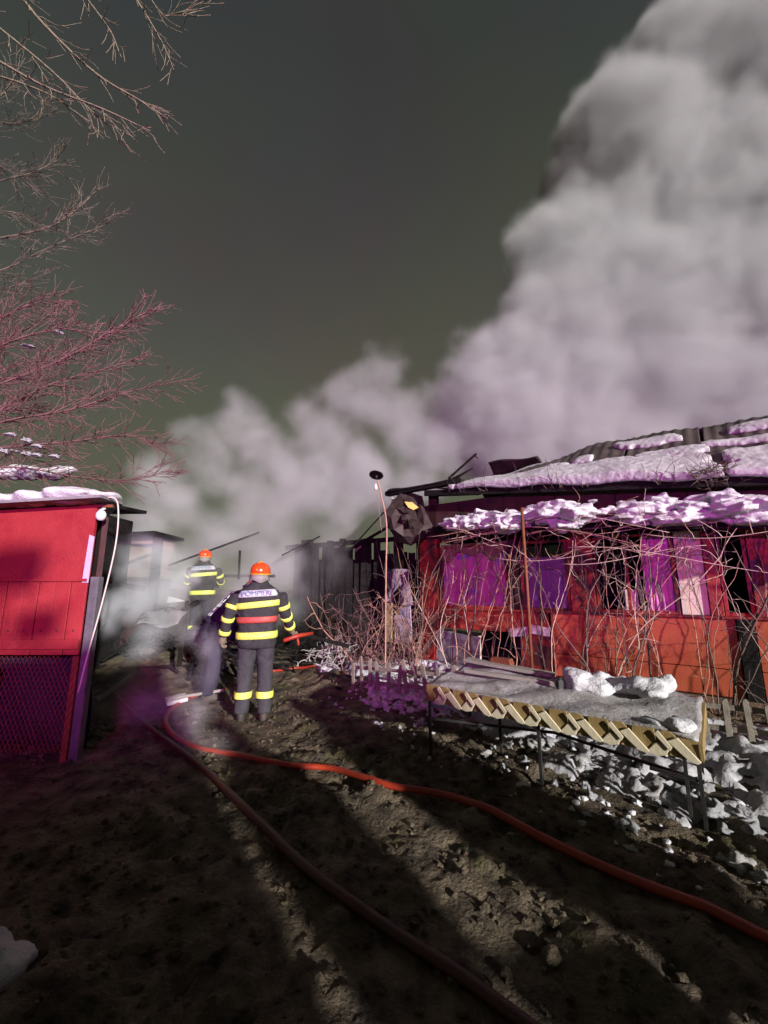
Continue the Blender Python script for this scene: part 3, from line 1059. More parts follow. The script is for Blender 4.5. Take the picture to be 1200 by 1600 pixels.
roof_snow('long snow slab along the roof edge of the house', 0.95, 5.2, -0.03, 0.38, 0.085)
roof_snow('snow slab on the roof edge right of the dark vine tuft', 5.3, 7.8, -0.03, 0.38, 0.085)
roof_snow('small oval snow patch on the dark roof, left of the pair', 2.55, 2.95, 0.42, 0.50, 0.05)
roof_snow('small rounded snow lump on the dark roof, right of the pair', 3.05, 3.4, 0.46, 0.58, 0.06)
roof_snow('wide snow patch near the roof ridge', 3.7, 4.75, 0.66, 0.84, 0.06)
roof_snow('snow sheet just above the long roof edge slab', 4.1, 5.1, 0.34, 0.50, 0.05)
roof_snow('narrow snow strip on the right part of the roof', 5.05, 5.9, 0.50, 0.58, 0.04)
roof_snow('snow patch at the top right corner of the roof', 5.4, 6.4, 0.72, 0.86, 0.05)

# ------------------------------------------------------------------ vines
def wander(p, d, n, step, jit, r, pull=None):
    pts = [Vector(p)]
    d = Vector(d).normalized()
    for k in range(n):
        d = d + Vector((r.gauss(0, jit), r.gauss(0, jit), r.gauss(0, jit)))
        if pull:
            d += Vector(pull)
        d.normalize()
        pts.append(pts[-1] + d * step)
    return pts


def taper(n, r0, r1):
    return [r0 + (r1 - r0) * k / max(1, n - 1) for k in range(n)]


vr = random.Random(21)
vine_specs = [(0.35, 'tangled bare vine climbing at the left corner post of the house'), (1.3, 'bare vine climbing across the pink curtained window'), (2.35, 'bare vine climbing across the violet curtained window'),
              (3.25, 'bare vine climbing the red post in the middle of the house'), (4.2, 'thick dark bare vine climbing across the broken window'), (5.2, 'bare vine climbing at the right end of the house wall')]
for vi, (a0, lab) in enumerate(vine_specs):
    root = empty('climbing_vine', HW(a0, -0.35, 0))
    tag(root, lab, 'vine', 'bare vines on the house front')
    inv = Vector(root.location)
    for sidx_ in range(13):
        n = vr.randint(16, 24)
        a = a0 + vr.uniform(-0.6, 0.6)
        b = vr.uniform(-0.75, -0.18)
        lean = vr.uniform(-0.5, 0.5)
        loc = [Vector((a, b, 0.0))]
        d = Vector((lean * 0.6, 0, 1)).normalized()
        for k in range(n):
            d = d + Vector((vr.gauss(0, 0.13), vr.gauss(0, 0.06), vr.gauss(0, 0.05)))
            d.z += 0.03
            d.normalize()
            q = loc[-1] + d * 0.14
            q.y = min(max(q.y, -0.75), -0.10)
            if q.z > awn_z(q.x) + 0.1:
                d = Vector((vr.choice((-1, 1)), vr.uniform(-.2, .1), -0.1)).normalized()
                q = loc[-1] + d * 0.14
            loc.append(q)
        w = [HW(*p) - inv for p in loc]
        r0 = vr.choice((0.004, 0.006, 0.008, 0.010)) if sidx_ > 1 else (0.018, 0.013)[sidx_]
        mb = MB().tube(w, taper(len(w), r0, r0 * 0.45), 5)
        for k in range(3, len(w) - 1, 2):           # side shoots
            if vr.random() < 0.5:
                dd = (w[k + 1] - w[k]).normalized() + Vector((vr.gauss(0, 1.0), vr.gauss(0, .5), vr.gauss(0, .7)))
                sh = wander(w[k], dd, vr.randint(3, 8), 0.075, 0.25, vr)
                mb.tube(sh, taper(len(sh), r0 * 0.55, 0.002), 4)
        mb.build('stem', 'old_vine' if (r0 > 0.015 or vr.random() < 0.2) else vr.choice(('vine', 'vine', 'pale_vine', 'old_vine')), root, True)
# long runners along the awning edge
root = empty('vine_runners', HW(3.0, -0.9, 2.4))
tag(root, 'long bare vine runners strung along the awning edge', 'vine', 'bare vines on the house front')
inv = Vector(root.location)
for k in range(16):
    a = vr.uniform(-0.3, 4.5)
    L_ = vr.uniform(1.2, 3.2)
    z0 = awn_z(a) - vr.uniform(-0.02, 0.5)
    pts = []
    ph = vr.uniform(0, 6)
    for j in range(15):
        t = j / 14
        aa = a + L_ * t
        pts.append(HW(aa, -0.72 - vr.uniform(0, .02) + 0.2 * math.sin(ph + 2 * t), z0 - 0.07 * L_ * t + 0.16 * math.sin(ph + 3.2 * t) * (1 if k % 2 else -1)) - inv)
    mb = MB().tube(pts, taper(15, 0.007, 0.003), 5)
    for j in range(2, 14, 2):
        sh = wander(pts[j], (vr.gauss(0, .6), vr.gauss(0, .6), vr.gauss(0.1, 1)), vr.randint(3, 7), 0.07, 0.25, vr)
        mb.tube(sh, taper(len(sh), 0.005, 0.002), 4)
    mb.build('runner', vr.choice(('vine', 'pale_vine')), root, True)
# tuft caught on the roof edge
root = empty('vine_tuft', HW(5.15, -0.35, eave_z(5.15)))
tag(root, 'dark tangled vine tuft caught on the snowy roof edge', 'vine')
mb = MB()
for k in range(70):
    sh = wander((vr.gauss(0, .16), vr.gauss(0, .08), vr.gauss(0, .06)), (vr.gauss(0, 1), vr.gauss(0, .6), vr.gauss(0.1, .6)), 6, 0.05, 0.4, vr)
    mb.tube(sh, taper(len(sh), 0.006, 0.002), 4)
mb.build('stem', 'old_vine', root, True)
# twigs sprouting over the roof snow
root = empty('roof_twigs', HW(2.0, -0.3, 3.5))
tag(root, 'thin dark twigs poking up over the roof edge snow', 'twigs')
inv = Vector(root.location)
for k in range(26):
    a = vr.uniform(0.9, 5.4)
    sh = wander(HW(a, -0.36, eave_z(a) - 0.12) - inv, (vr.gauss(0, .5), -0.1, 1), vr.randint(4, 9), 0.07, 0.22, vr)
    mb = MB().tube(sh, taper(len(sh), 0.005, 0.002), 4)
    mb.build('twig', 'old_vine', root, True)

# rusty pole in front of the house
q = HW(2.62, -0.95, 0)
p = MB().tube([(0, 0, -0.05), (0.004, 0, 1.4), (-0.006, 0, 2.75)], 0.024, 10).tube([(0, 0, 2.745), (0, 0, 2.77)], 0.030, 10).build('pole', 'rust', None, True)
p.location = (q.x, q.y, hz(q.x, q.y))
tag(p, 'thin rusty orange pole standing in front of the house', 'pole')

# dead bush at the left corner
root = empty('dead_bush', (-0.1, 7.9, hz(-0.1, 7.9)))
tag(root, 'dry tangled bush of reddish stems left of the house', 'bush')
br = random.Random(5)
for k in range(52):
    x = br.uniform(-0.8, 0.8)
    pts = wander((x, br.uniform(-.35, .35), 0), (br.gauss(0.0, .35) - 0.1 * x, br.gauss(0, .2), 1), br.randint(7, 15), 0.115, 0.13, br, (0, 0, -0.015))
    r0 = br.choice((0.005, 0.007, 0.010, 0.016))
    mb = MB().tube(pts, taper(len(pts), r0, r0 * 0.35), 5)
    for j in range(2, len(pts) - 1):
        if br.random() < 0.8:
            sh = wander(pts[j], (br.gauss(0, 1), br.gauss(0, .7), br.gauss(.2, .8)), br.randint(3, 7), 0.07, 0.3, br)
            mb.tube(sh, taper(len(sh), r0 * 0.45, 0.002), 4)
    mb.build('stem', br.choice(('old_vine', 'red_tint_bark', 'red_tint_bark', 'vine')), root, True)

# ------------------------------------------------------------------ yard lamp on a crooked pole
lb = at(602, 1030, 7.3)
lt = at(588, 742, 7.3)
root = empty('yard_lamp', (lb.x, lb.y, hz(lb.x, lb.y)))
tag(root, 'yard lamp with black enamel shade and bare bulb on a crooked pole', 'lamp')
base = Vector(root.location)
pl = [Vector((0, 0, 0)), at(603, 900, 7.3) - base, at(604, 820, 7.3) - base, at(596, 775, 7.3) - base, at(590, 750, 7.3) - base]
MB().tube(spline(pl, 5), 0.014, 7).build('pole', 'vine', root, True)
tip = lt - base
rot = Matrix.Rotation(R(-24), 3, 'X') @ Matrix.Rotation(R(8), 3, 'Y')
MB().lathe([(0.001, 0.075), (0.03, 0.075), (0.035, 0.05), (0.10, 0.02), (0.132, -0.005), (0.128, -0.012), (0.09, 0.012), (0.03, 0.03), (0.001, 0.03)], tip, 20, rot=rot).build('shade', 'enamel', root, True)
MB().lathe([(0.001, 0.0), (0.022, 0.0), (0.022, -0.06), (0.001, -0.06)], tip + Vector((0, 0, -0.01)), 12).build('socket', 'dark_metal', root, True)
bb = at(587, 762, 7.3) - base
MB().lathe([(0.001, 0.075), (0.016, 0.07), (0.018, 0.045), (0.034, 0.01), (0.036, -0.012), (0.024, -0.036), (0.001, -0.045)], bb, 14).build('bulb', 'bulb', root, True)
MB().tube(spline([bb, bb + Vector((0.05, 0, -0.3)), at(596, 830, 7.3) - base], 5), 0.004, 4).build('wire', 'vine', root, True)

# ================================================================== BENCH TABLE with zigzag wooden edge
tA = Vector((0.40, 4.20, 0))
tD = Vector((1.62, -1.31, 0))
TL = tD.length
tang = math.atan2(tD.y, tD.x)
table = empty('garden_table', tA, tang)
tag(table, 'low garden table with zigzag wooden edging on thin dark metal legs', 'table')
TZ = 0.60
TDEP = 0.86


def tab_z(x):
    return 0.66 - 0.05 * x / TL


mb = MB()
mb.sheet(lambda u, v: (u * TL, 0.012 + v * TDEP, tab_z(u * TL) + 0.10 * v + 0.016 * math.sin(9 * u + 7 * v) + 0.012 * math.sin(23 * u - 11 * v)), 60, 24)
o = mb.build('table_top', 'ice', table, True, solid=0.03)
displace(o, 0.03, 0.08)
# brown blocks and pale crossing slats
nrep = 7
pitch_ = TL / (nrep + 0.36)
hh = 0.155
for k in range(nrep):
    x0 = k * pitch_
    z0 = tab_z(x0 + pitch_ / 2) + 0.012
    w = pitch_
    jt = rng.uniform(-0.004, 0.004)

    def piece(name, m, poly, y0, y1):
        MB().prism([(x0 + px_ * w + jt, z0 + pz_ * hh - 0.05 * (px_ - 0.5) * w / TL) for px_, pz_ in poly], y0, y1).build(name, m, table, bevel=0.004)
    piece('block', 'oak', [(0.04, -0.02), (0.52, 0.0), (0.53, -0.48), (0.30, -0.97), (0.05, -0.5)], -0.012, 0.006)
    piece('block', 'oak', [(0.59, -0.06), (0.70, 0.02), (0.84, 0.0), (0.93, -0.12), (0.92, -0.40), (0.78, -0.58), (0.60, -0.42)], -0.010, 0.006)
    piece('slat', 'pine', [(0.76, -0.36), (0.97, -0.14), (1.38, -0.93), (1.30, -1.04), (1.14, -0.98)], -0.026, -0.0125)
    piece('slat', 'pine', [(0.30, -0.99), (0.54, -0.50), (0.80, -0.66), (0.72, -0.97), (0.52, -1.06)], -0.021, -0.0125)
    piece('slat', 'pine', [(0.50, -0.14), (0.60, 0.02), (0.86, -0.56), (0.80, -0.74)], -0.034, -0.0265)
    piece('block', 'oak', [(0.80, -0.70), (0.98, -0.62), (1.12, -0.98), (0.76, -0.96)], -0.006, 0.008)
MB().box((TL / 2, 0.018, 0.635 - 0.08), (TL, 0.016, 0.12), Matrix.Rotation(math.atan2(0.05, TL), 3, 'Y')).build('apron', 'oak', table)
MB().box((TL + 0.005, TDEP / 2, tab_z(TL) - 0.035), (0.02, TDEP, 0.10), Matrix.Rotation(math.atan2(0.10, TDEP), 3, 'X')).build('apron', 'oak', table)
MB().box((-0.005, TDEP / 2, tab_z(0) - 0.035), (0.02, TDEP, 0.10), Matrix.Rotation(math.atan2(0.10, TDEP), 3, 'X')).build('apron', 'oak', table)
for (x, y) in [(0.02, 0.03), (TL * 0.5, 0.03), (TL - 0.02, 0.03), (0.02, TDEP - 0.04), (TL * 0.5, TDEP - 0.04), (TL - 0.06, TDEP - 0.04), (TL * 0.26, 0.42), (TL - 0.10, 0.10)]:
    w = tA + Matrix.Rotation(tang, 3, 'Z') @ Vector((x, y, 0))
    MB().box((x, y, (tab_z(x) - 0.04 + hz(w.x, w.y) - 0.05) / 2), (0.022, 0.022, tab_z(x) - 0.04 - hz(w.x, w.y) + 0.05)).build('leg', 'dark_metal', table)
for (p, q) in [((0.02, 0.03, 0.36), (TL * 0.5, 0.42, 0.34)), ((TL * 0.5, 0.42, 0.34), (TL - 0.1, 0.1, 0.34)), ((0.02, TDEP - 0.04, 0.36), (TL - 0.06, TDEP - 0.04, 0.34)), ((TL - 0.3, 0.05, 0.355), (TL, 0.03, 0.35))]:
    MB().bar(p, q, 0.02, 0.02).build('stretcher', 'dark_metal', table)


def TP(x, y, z):
    return tA + Matrix.Rotation(tang, 3, 'Z') @ Vector((x, y, z))


# things lying on the table
o = MB().box((0, 0, 0), (0.95, 0.055, 0.035)).build('plank', 'grey_wood', None, bevel=0.005)
o.location = TP(0.66, 0.50, tab_z(0.6) + 0.085)
o.rotation_euler = (0, R(2.5), tang + R(10))
tag(o, 'long narrow grey plank lying on the left half of the table', 'plank')
o = MB().box((0, 0, 0), (0.9, 0.16, 0.03)).build('plank', 'grey_wood', None, bevel=0.005)
o.location = TP(0.5, 0.74, tab_z(0.5) + 0.13)
o.rotation_euler = (0, R(4), tang + R(4))
tag(o, 'wide grey plank lying at the back left of the table', 'plank')
o = MB().prism([(-.12, -.03), (.12, -.03), (.10, .03), (-.10, .03)], -0.05, 0.05).build('brick', 'rust', None, bevel=0.006)
o.location = TP(0.42, 0.8, tab_z(0.4) + 0.17)
o.rotation_euler = (0, 0, tang)
tag(o, 'rusty flat block on the wide plank at the table back', 'block')
o = MB().box((0, 0, 0), (0.05, 0.05, 0.08)).tube([(0, 0, 0.03), (0, 0, 0.06)], 0.018, 8).build('dark_can', 'enamel', None, bevel=0.006)
o.location = TP(1.10, 0.46, tab_z(1.1) + 0.10)
tag(o, 'small black can standing at the end of the long plank', 'can')
snow_mass('table_snow', 'grey and violet snow heap at the back of the table', [(TP(1.15 + srng.uniform(0, .7), 0.68 + srng.uniform(-.1, .15), 0.72 + srng.uniform(-.03, .08)), (0.14, 0.12, 0.07 * srng.uniform(.7, 1.3))) for _ in range(16)], 0.025, 'snow', 0.07, 0.10)
snow_mass('table_snow', 'small white snow cap on the right front corner of the table', [(TP(TL - 0.10, 0.10, tab_z(TL) + 0.045), (0.13, 0.09, 0.045)), (TP(TL - 0.26, 0.09, tab_z(TL) + 0.03), (0.1, 0.06, 0.03))], 0.02, 'snow', 0.03, 0.08)

# ------------------------------------------------------------------ low picket fence
fA = Vector((-0.46, 6.62, 0))
fB = Vector((4.6, 3.15, 0))
fence = empty('picket_fence', fA)
tag(fence, 'low weathered picket fence running behind the table', 'fence')
fd = (fB - fA)
fl = fd.length
fd.normalize()
fang = math.atan2(fd.y, fd.x)
fr_ = random.Random(31)
npk = 40
for k in range(npk):
    s_ = k * fl / (npk - 1)
    p = fA + fd * s_
    z = hz(p.x, p.y)
    hh = fr_.uniform(0.40, 0.52)
    w = fr_.uniform(0.045, 0.062)
    if fr_.random() < 0.06:
        continue
    mb = MB().prism([(-w / 2, -0.1), (w / 2, -0.1), (w / 2, hh - 0.02), (w * 0.2, hh), (-w * 0.3, hh - 0.005), (-w / 2, hh - 0.03)], -0.012, 0.012)
    o = mb.build('picket', 'picket', fence, bevel=0.003)
    o.location = p - fA + Vector((0, 0, z))
    o.rotation_euler = (fr_.gauss(0, 0.07), fr_.gauss(0, 0.07), fang + fr_.gauss(0, 0.1))
for z in (0.14, 0.33):
    for k in range(4):
        p = fA + fd * (fl * k / 4) + hn * 0.03
        q = fA + fd * (fl * (k + 1) / 4) + hn * 0.03
        MB().bar(p - fA + Vector((0, 0, z + hz(p.x, p.y))), q - fA + Vector((0, 0, z + hz(q.x, q.y))), 0.02, 0.045).build('rail', 'picket', fence)

# ------------------------------------------------------------------ snow clods
crng = random.Random(99)
protos = []
for k in range(6):
    mb = MB().blob((0, 0, 0), (1, 0.85, 0.62), crng, 12, 18, 0.75)
    me_ = bpy.data.meshes.new('snow_clod')
    me_.from_pydata(mb.v, [], mb.f)
    me_.update()
    me_.polygons.foreach_set('use_smooth', [True] * len(me_.polygons))
    me_.materials.append(M['snow'] if k % 3 else M['dirty_snow'])
    protos.append(me_)
placed = 0
while placed < 150:
    u = crng.uniform(2.85, 5.3)
    s_ = crng.uniform(-0.3, 5.6)
    x, y = u * .84 - s_ * .54, u * .54 + s_ * .84
    if y < 2.3 or x > 4.8 or (crng.random() < 0.45 and u < 3.4):
        continue
    o = bpy.data.objects.new('snow_clod', protos[placed % 6])
    r = crng.uniform(0.03, 0.075) * (1.1 if u > 3.4 else 0.8)
    o.scale = (r, r * crng.uniform(.8, 1.1), r * crng.uniform(.8, 1.1))
    o.location = (x, y, hz(x, y) + 0.45 * r)
    o.rotation_euler = (crng.uniform(-.4, .4), crng.uniform(-.4, .4), crng.uniform(0, 6.28))
    col.objects.link(o)
    tag(o, 'one of the loose snow clods scattered under and around the table', 'snow clod', 'snow clods around the table')
    placed += 1
# the shaded heap in front of the pickets, and the crumbs
mb = MB()
for k in range(70):
    px = crng.uniform(568, 700)
    py = 1092 + (px - 568) * 0.13 + crng.uniform(-16, 14)
    p = gp(px, py)
    r = crng.uniform(0.025, 0.06)
    mb.blob((p.x, p.y, p.z + crng.uniform(0.0, 0.06)), (r, r, r * 0.8), crng, 7, 10, 0.8)
o = mb.build('snow_heap', 'snow', None, True)
tag(o, 'crumbly violet tinted snow heap at the foot of the left pickets', 'snow heap', kind='stuff')
mb = MB()
for k in range(620):
    u = crng.uniform(2.6, 5.6)
    s_ = crng.uniform(-0.6, 6.2)
    x, y = u * .84 - s_ * .54, u * .54 + s_ * .84
    if y < 2.2:
        continue
    r = crng.uniform(0.010, 0.032)
    mb.blob((x, y, hz(x, y) + 0.3 * r), (r, r * .9, r * .6), crng, 5, 7, 0.9)
o = mb.build('snow_crumbs', 'snow', None, True)
tag(o, 'small snow crumbs strewn over the mud', 'snow', kind='stuff')
# clods of mud
mb = MB()
for k in range(2600):
    u = crng.uniform(-0.6, 3.2)
    s_ = crng.uniform(0.6, 6.5)
    x, y = u * .84 - s_ * .54, u * .54 + s_ * .84
    if y < 1.1:
        continue
    r = crng.uniform(0.006, 0.026) * crng.uniform(.5, 1.3)
    mb.blob((x, y, hz(x, y) + 0.2 * r), (r, r * .9, r * .7), crng, 4, 6, 0.5)
o = mb.build('mud_clods', 'mud', None, False)
tag(o, 'small crumbled mud clods on the path', 'mud', kind='stuff')
snow_mass('snow_lump', 'violet snow lump at the bottom left corner of the yard', [(gp(5, 1525) + Vector((0, 0, .02)), (0.12, 0.12, 0.07)), (gp(-30, 1500), (0.14, .12, .08)), (gp(25, 1505), (0.05, 0.06, 0.04))], 0.02, 'snow', 0.06, 0.07)
o = snow_mass('stone', 'muddy rounded stone on the wet path', [(gp(862, 1500) + Vector((0, 0, .01)), (0.05, 0.05, 0.04))], 0.012, 'mud', 0.03, 0.05, cat='stone')

# ================================================================== HOSES
def hose(name, label, pix, r, m, lift=None, flat=0.8):
    pts = []
    for p in pix:
        if len(p) == 2:
            pts.append(gp(p[0], p[1], r * flat * 0.9))
        else:
            pts.append(at(*p))
    sp = spline(pts, 10)
    sp = [Vector((q.x, q.y, max(q.z, hz(q.x, q.y) + r * flat * 0.8))) for q in sp]
    for _ in range(25):
        zs = [q.z for q in sp]
        for k in range(1, len(sp) - 1):
            sp[k].z = max((zs[k - 1] + zs[k] + zs[k + 1]) / 3, hz(sp[k].x, sp[k].y) + r * 0.25)
    o = MB().tube(sp, r, 10, flat).build(name, m, None, True)
    tag(o, label, 'hose')
    return o


hose('fire_hose', 'bright red fire hose looping past the firefighters and across the path', [(352, 1078), (320, 1085), (285, 1098), (262, 1118), (262, 1142), (300, 1168), (370, 1185), (440, 1196), (520, 1208), (600, 1227), (700, 1257), (850, 1318), (1010, 1395), (1200, 1478), (1330, 1530)], 0.029, 'hose')
hose('fire_hose', 'fire hose with shade in its dark colour, running towards the bottom of the picture', [(165, 1085), (215, 1128), (300, 1192), (400, 1284), (480, 1365), (600, 1455), (720, 1535), (860, 1640)], 0.030, 'hose_shaded')
hose('fire_hose', 'short stretch of red hose behind the red hut', [(110, 1040), (150, 1020), (185, 1000), (215, 980), (250, 960)], 0.03, 'hose')
hose('fire_hose', 'red hose lying right of the nearest firefighter', [(425, 1058), (460, 1048), (500, 1040), (520, 1030)], 0.029, 'hose')

# ================================================================== RED HUT on the left
HX, HY = -2.95, 4.2
hut = empty('red_hut', (HX, HY, 0))
tag(hut, 'red painted hut with wire mesh below and snow on its roof', 'hut')


def hut_top(x):
    return 2.43 + 0.06 * x


# upper board panel
MB().prism([(-1.9, 1.66), (0.0, 1.66), (0.0, hut_top(0) - 0.01), (-1.9, hut_top(-1.9) - 0.01)], 0.0, 0.03).build('panel', 'crimson', hut)
nb = 12
for k in range(nb):
    x1 = -k * 0.158
    o = MB().box((x1 - 0.079, 0.012 - 0.005 * (k % 2), 1.29), (0.152, 0.024, 0.72)).build('board', 'crimson', hut, bevel=0.004)
MB().box((-0.95, -0.012, 1.645), (1.9, 0.02, 0.03)).build('batten', 'crimson', hut, bevel=0.004)
MB().box((-0.95, -0.016, 1.03), (1.9, 0.02, 0.09)).build('batten', 'crimson', hut, bevel=0.004)
for k in range(12):
    MB().lathe([(0.001, 0), (0.009, 0), (0.009, 0.006), (0.001, 0.008)], (-0.079 - k * 0.158, -0.006, 1.16), 8, rot=Matrix.Rotation(R(90), 3, 'X')).build('nail', 'dark_metal', hut)
MB().prism([(-0.05, 1.62), (0.012, 1.62), (0.016, 2.08), (-0.035, 2.1)], -0.012, -0.004).build('edge_strip', 'lilac', hut)
MB().box((0.05, 0.06, 0.82), (0.085, 0.085, 1.72)).build('corner_post', 'post_grey', hut, bevel=0.01)
MB().box((-0.03, 0.03, 0.44), (0.06, 0.05, 0.96)).build('frame_post', 'rust', hut, bevel=0.006)
MB().bar((0.03, 0.11, 1.15), (-1.62, 1.75, 1.15), 0.05, 2.3).build('side_wall', 'char_red', hut)
MB().box((-1.82, 1.78, 1.15), (0.4, 0.05, 2.2)).build('rear_wall', 'soot', hut)
MB().box((-1.93, 0.9, 1.15), (0.05, 1.7, 2.2)).build('side_wall', 'char_red', hut)
# roof
rf = MB().prism([(-2.1, hut_top(-2.1) + 0.0), (0.17, hut_top(0.17) + 0.0), (0.17, hut_top(0.17) + 0.03), (-2.1, hut_top(-2.1) + 0.03)], -0.22, 0.14).build('roof', 'grey_sheet', hut, bevel=0.004)
MB().add([(0.17, 0.142, hut_top(.17)), (-2.1, 0.142, hut_top(-2.1)), (-2.1, 1.9, hut_top(-2.1)), (-1.5, 1.9, hut_top(-1.5)), (0.17, 0.142, hut_top(.17) + .03), (-2.1, 0.142, hut_top(-2.1) + .03), (-2.1, 1.9, hut_top(-2.1) + .03), (-1.5, 1.9, hut_top(-1.5) + .03)],
         [(0, 1, 2, 3), (7, 6, 5, 4), (0, 3, 7, 4), (2, 1, 5, 6), (3, 2, 6, 7), (1, 0, 4, 5)]).build('roof_rear', 'grey_sheet', hut)
MB().bar((0.0, 0.02, 2.40), (0.15, 0.02, 2.40), 0.03, 0.03).build('roof_bracket', 'rust', hut)
# wire mesh
mb = MB()
for k in range(60):
    x = -2.4 + k * 0.045
    for sgn in (1, -1):
        p0 = Vector((x, -0.004 * sgn, 0.06))
        q0 = Vector((x + sgn * 0.45, -0.004 * sgn, 0.92))
        if max(p0.x, q0.x) > 0.0:
            if sgn > 0:
                tt = (0.0 - p0.x) / (q0.x - p0.x)
                if tt <= 0:
                    continue
                q0 = p0.lerp(q0, tt)
            else:
                tt = (0.0 - p0.x) / (q0.x - p0.x)
                if tt >= 1 or tt < 0:
                    continue
                p0 = p0.lerp(q0, tt)
        mb.tube([p0, q0], 0.003, 4)
o = mb.build('wire_mesh', 'rust', hut)
tag(o, kind='stuff')
MB().sheet(lambda u, v: (-1.0 + 0.96 * u, 0.30 + 0.05 * math.sin(7 * u + 4 * v), 0.02 + 0.9 * v), 16, 10).build('sacking', 'navy', hut, True, solid=0.01)
o = MB().sheet(lambda u, v: (-1.9 + 0.95 * u + 0.05 * math.sin(8 * v), 0.14 + 0.06 * math.sin(9 * u + 3 * v), 0.05 + 0.75 * v), 20, 14).build('blue_tarp', 'tarp_blue', None, True, solid=0.006)
o.location = (HX, HY, 0)
tag(o, 'blue tarpaulin behind the wire mesh at the left edge', 'tarpaulin')
# cable and round lamp
cpts = [at(112, 786, 4.12), at(150, 781, 4.1), at(178, 778, 4.1), at(185, 800, 4.1), at(180, 855, 4.1), at(160, 940, 4.1), at(138, 1020, 4.1), at(122, 1083, 4.1)]
o = MB().tube(spline(cpts, 6), 0.0075, 6).build('cable', 'cable', None, True)
tag(o, 'pale cable hanging in an arc from the hut roof corner', 'cable')
gl = at(158, 805, 4.15)
root = empty('outdoor_light', gl)
tag(root, 'round white outdoor light under the corner of the hut roof', 'light')
MB().lathe([(0.001, 0.05), (0.03, 0.045), (0.046, 0.015), (0.046, -0.02), (0.03, -0.05), (0.001, -0.058)], (0, 0, 0), 16).build('globe', 'bulb', root, True)
MB().tube([(0.03, 0.01, 0.07), (-0.03, 0.02, 0.06), (-0.05, 0.03, 0.045)], 0.009, 6).tube([(0.0, 0, 0.045), (0.0, 0.02, 0.075)], 0.012, 6).build('bracket', 'white_paint', root, True)
# snow on the hut
bl = []
for k in range(60):
    x = srng.uniform(-2.0, -0.02)
    y = srng.uniform(-0.12, 0.1 - 0.9 * x)
    bl.append((Vector((HX + x, HY + y, hut_top(x) + 0.07)), (0.2, 0.2, 0.075 * srng.uniform(.7, 1.15))))
snow_mass('roof_snow', 'snow blanket on the roof of the red hut', bl, 0.03, 'snow', 0.05, 0.14)
bl = [(at(px, 738 + srng.uniform(-5, 5), 6.4), (0.16, 0.2, 0.07)) for px in range(-60, 100, 9)] + [(at(110, 733, 6.4), (0.10, .1, .04))]
shed_c = at(20, 760, 6.6)
snow_mass('roof_snow', 'snow strip on the dark roof beyond the red hut', bl, 0.03, 'snow', 0.05, 0.14)
sh = empty('dark_shed', (-5.6, 6.7, 0))
tag(sh, 'dark shed standing behind the red hut at the left edge', 'shed')
MB().box((-0.3, 0.3, 1.4), (2.4, 1.4, 2.8)).build('wall', 'char', sh)
MB().box((-0.3, 0.3, 2.94), (2.7, 1.7, 0.06), Matrix.Rotation(R(4), 3, 'X')).build('roof', 'char', sh)

# ================================================================== BACKGROUND on fire
def plank_wall(name, label, p, q, z0, z1, n, m, rnd, ragged=0.4, cat='shed'):
    root = empty(name, p, 0)
    tag(root, label, cat)
    d = Vector(q) - Vector(p)
    for k in range(n):
        a = d * ((k + 0.5) / n)
        top = z1 - rnd.random() ** 2 * ragged
        w = d.length / n - 0.008
        mb = MB().box((0, 0, (z0 + top) / 2), (w, 0.03 + 0.012 * (k % 2), top - z0))
        o = mb.build('plank', m, root)
        o.location = a
        o.rotation_euler = (rnd.gauss(0, .02), rnd.gauss(0, .015), math.atan2(d.y, d.x))
    return root


rb = random.Random(44)
bw = plank_wall('burnt_shed', 'charred black plank shed smouldering behind the dead bush', (-2.2, 10.2, 0), (0.9, 9.6, 0), -0.1, 2.75, 19, 'char', rb, 0.55)
MB().box((1.6, 2.0, 1.2), (3.1, 0.1, 2.4)).build('rear_wall', 'soot', bw)
MB().bar((-0.2, -0.02, 2.55), (3.2, -0.62, 2.75), 0.10, 0.10).build('beam', 'char', bw)
MB().bar((0.9, -0.3, 2.2), (2.4, -0.5, 3.05), 0.06, 0.06).build('brace', 'char', bw)
MB().bar((1.5, -0.25, 2.45), (1.95, -0.34, 2.75), 0.05, 0.04).build('lath', 'grey_wood', bw)

ps = empty('plaster_shed', (-6.2, 8.9, 0))
tag(ps, 'pink plastered shed with sagging snowy roof behind the red hut', 'shed')
MB().box((0.55, 0.4, 2.2), (1.5, 0.8, 0.8)).build('wall', 'plaster', ps)
MB().box((0.55, 0.4, 0.88), (1.5, 0.78, 1.8)).build('lower_wall', 'char_red', ps)
MB().box((0.5, 0.3, 2.66), (1.9, 1.3, 0.07), Matrix.Rotation(R(-3), 3, 'Y')).build('roof', 'char', ps)
MB().box((0.3, -0.35, 2.70), (1.4, 0.05, 0.06)).build('gutter', 'white_paint', ps)
w_ = MB().box((0.1, -0.02, 2.22), (0.36, 0.05, 0.5)).build('window', 'white_paint', ps)
MB().box((0.1, -0.05, 2.15), (0.16, 0.012, 0.2)).build('pane', 'enamel', w_)
MB().bar((0.32, -0.04, 2.5), (1.3, -0.04, 2.47), 0.03, 0.05).build('beam', 'char', ps)
MB().bar((0.5, -0.06, 1.98), (1.3, -0.06, 2.3), 0.03, 0.05).build('beam', 'char', ps)
MB().box((1.36, -0.02, 1.4), (0.16, 0.12, 2.5)).build('post', 'char', ps)

